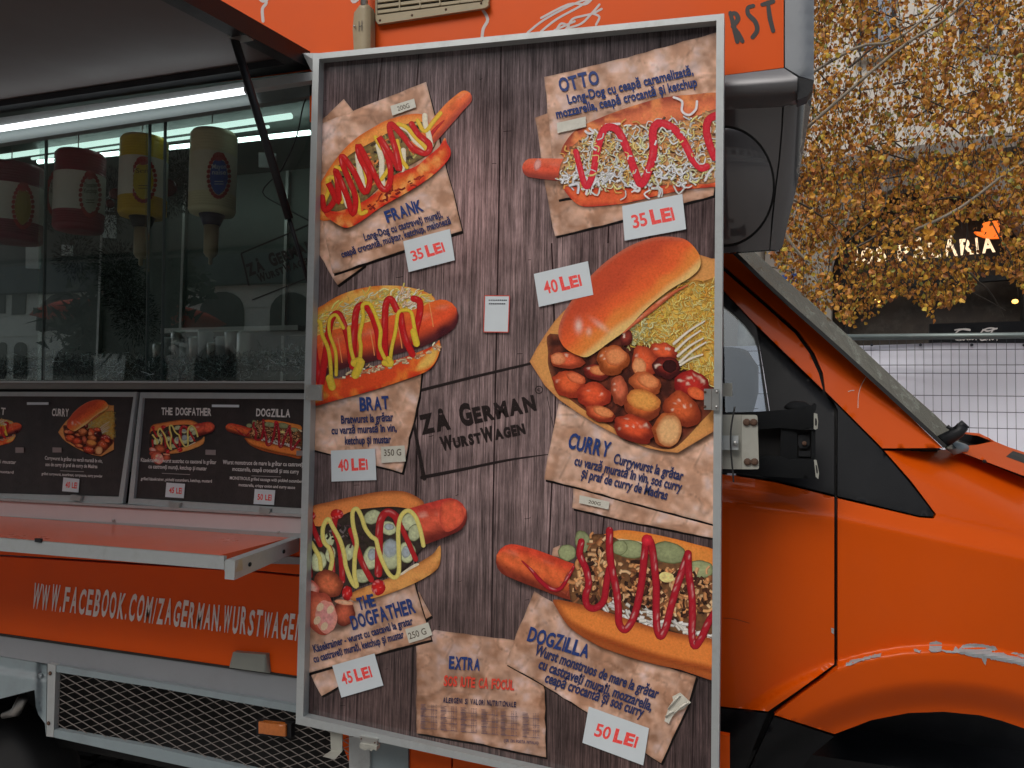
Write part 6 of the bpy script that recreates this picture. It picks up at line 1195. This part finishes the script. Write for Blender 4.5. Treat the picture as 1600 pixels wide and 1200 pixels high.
pal = [(.58, .27, .025), (.50, .20, .025), (.62, .34, .035), (.38, .14, .02), (.56, .41, .05), (.22, .22, .05), (.28, .09, .02), (.5, .18, .03)]; pw = [.26, .22, .14, .13, .08, .04, .09, .04]
lm = []
for i, c in enumerate(pal):
    m = material('leaf_colour', c, .55, var=.3, vs=25); lm.append(m)
allm = material('leaf_mass', rough=.55, attr=True, var=.3, vs=25)
def leaf_geo(s_, bend): 
    v = [(a*s_, bend*abs(a)*s_, -b*s_) for a, b in shape]; v.append((0, -bend*.3*s_, -.5*s_)); f = [(i, (i+1) % 10, 10) for i in range(10)]; return v, f
fol = MB(); idx = sorted(range(len(LP)), key=lambda i: LP[i][2]); big = set([i for i in idx if 1280 < LP[i][0] < 1600 and 0 < LP[i][1] < 470][:290]); meshes = []
for i, m in enumerate(lm):
    v, f = leaf_geo(.041, .35); me = bpy.data.meshes.new('leaf'); me.from_pydata(v, [], f); me.materials.append(m); meshes.append(me)
ws = np.array(pw)/sum(pw)
for i, (u, w, Yd) in enumerate(LP):
    c = rd.choice(len(pal), p=ws); eul = (rd.normal()*.5, rd.normal()*.6, rd.uniform(0, 6.28)); p = Y1(u, w, Yd)
    if i in big:
        o = bpy.data.objects.new('leaf', meshes[c]); COL.objects.link(o); o.parent = tree; o.location = tuple(p-WL['birch_tree']); o.rotation_euler = eul; s_ = rd.uniform(.75, 1.2); o.scale = (s_, s_, s_)
    else:
        v, f = leaf_geo(.036*rd.uniform(.7, 1.25), rd.uniform(.1, .5)); Rm = np.array(Matrix.Rotation(eul[2], 3, 'Z') @ Matrix.Rotation(eul[1], 3, 'Y') @ Matrix.Rotation(eul[0], 3, 'X')); fol.add(np.array(v)@Rm.T+p, f, np.array(pal[c])*rd.uniform(.75, 1.2))
fol.build('foliage', allm, tree, kind='stuff')

# ================================================================== across the square (seen mirrored in the glass)
YO = -15.0; YG = YS+.05
def mir(px, py): p = at_y([(px, py)], 2*YG-YO)[0]; return p[0], p[2]
opp = thing('arcade_building', 'pale arcaded building across the square, mirrored in the hatch glass, under an added dark roof', 'building', (-12, YO-3, 0))
ow = material('pale_stucco', (.80, .80, .74), .8, var=.1, vs=.8); ork = material('added_dark_roof', (.035, .037, .04), .7, var=.2, vs=2); odk = material('dark_opening', (.06, .05, .045), .4)
z1 = mir(200, 453)[1]
MB().box((-60, YO-6, 0), (30, YO, z1)).build('wall', ow, opp)
MB().prism([(-60, YO+.3, z1), (-60, YO-6.2, z1), (-60, YO-6.2, z1+7), (-60, YO-3, z1+8)], (90, 0, 0)).build('roof', ork, opp)  # roof mass added to keep bright sky out of the hatch reflection
def arch(xa, xb, za, zb, n_=10):
    r = (xb-xa)/2; pts = [(xa, za), (xb, za)]+[(xa+r+r*math.cos(t), zb-r*.8+r*.8*math.sin(t)) for t in np.linspace(0, math.pi, n_)]
    MB().prism([(a, YO+.02, b) for a, b in pts[::-1]], (0, .06, 0)).build('window', odk, opp)
xs_ = [mir(-260, 517)[0]]
for a, b, t, bo in ((-120, -40, 457, 520), (64, 144, 457, 517), (194, 272, 455, 517), (316, 384, 457, 518), (425, 490, 457, 518), (0, 12, 430, 490), (24, 45, 432, 492), (0, 12, 535, 592), (26, 46, 535, 592), (90, 150, 540, 640), (200, 262, 540, 640), (310, 372, 540, 640)):
    xa, zt_ = mir(a, t); xb, _ = mir(b, t); _, zb_ = mir(a, bo)
    arch(min(xa, xb), max(xa, xb), max(zb_, .1), zt_)
for x in np.arange(-2, 28, 4.6): arch(x, x+2.8, 2.8, 5.0)
for k in range(7): z = .5+k*.7; MB().box((-60, YO, z), (30, YO+.035, z+.05)).build('string_course', ow, opp)
pw_ = [mir(x, y) for x, y in ((275, 515), (290, 505), (318, 500), (345, 501), (367, 512), (367, 532), (330, 518))]
mb = MB(); cx = np.mean([p[0] for p in pw_]); zc = pw_[0][1]; mb.lathe((cx, YO+3, zc-.1), [(2.4, 0), (1.9, .28), (1.0, .5), (.05, .62)], 10); cn = mb.build('canopy', material('red_canopy', (.6, .06, .03), .7), thing('red_parasol', 'red market parasol across the square, mirrored in the hatch glass', 'parasol', (cx, YO+3, 0)))
MB().tube([(cx, YO+3, 0), (cx, YO+3, zc)], .04, 8).build('pole', M['steel'], bpy.data.objects['red_parasol'])
mb = MB()
for k in range(5200):
    t = rd.random(); px = 190+60*rd.random()*(1 if t > .3 else .6)+30*math.sin(t*5); py = 365+180*t+rd.normal()*6; p = at_y([(px-30+40*rd.random(), py)], 2*YG-(YO+6))[0]; p = np.array([p[0]+rd.normal()*.2, YO+6+rd.normal()*.5, p[2]]); a, b = rd.normal(size=3)*.14, rd.normal(size=3)*.14; mb.add([p, p+a, p+b], [(0, 1, 2)])
tt_ = thing('dark_tree', 'dark leafy tree across the square, mirrored in the hatch glass', 'tree', (mb.v[0][0][0], YO+6, 0)); mb.build('crown', material('dark_leaves', (.02, .03, .02), .8), tt_, kind='stuff'); MB().tube([tuple(WL['dark_tree']), tuple(WL['dark_tree']+np.array([.1, 0, 5]))], [.16, .08], 8).build('trunk', bark, tt_)
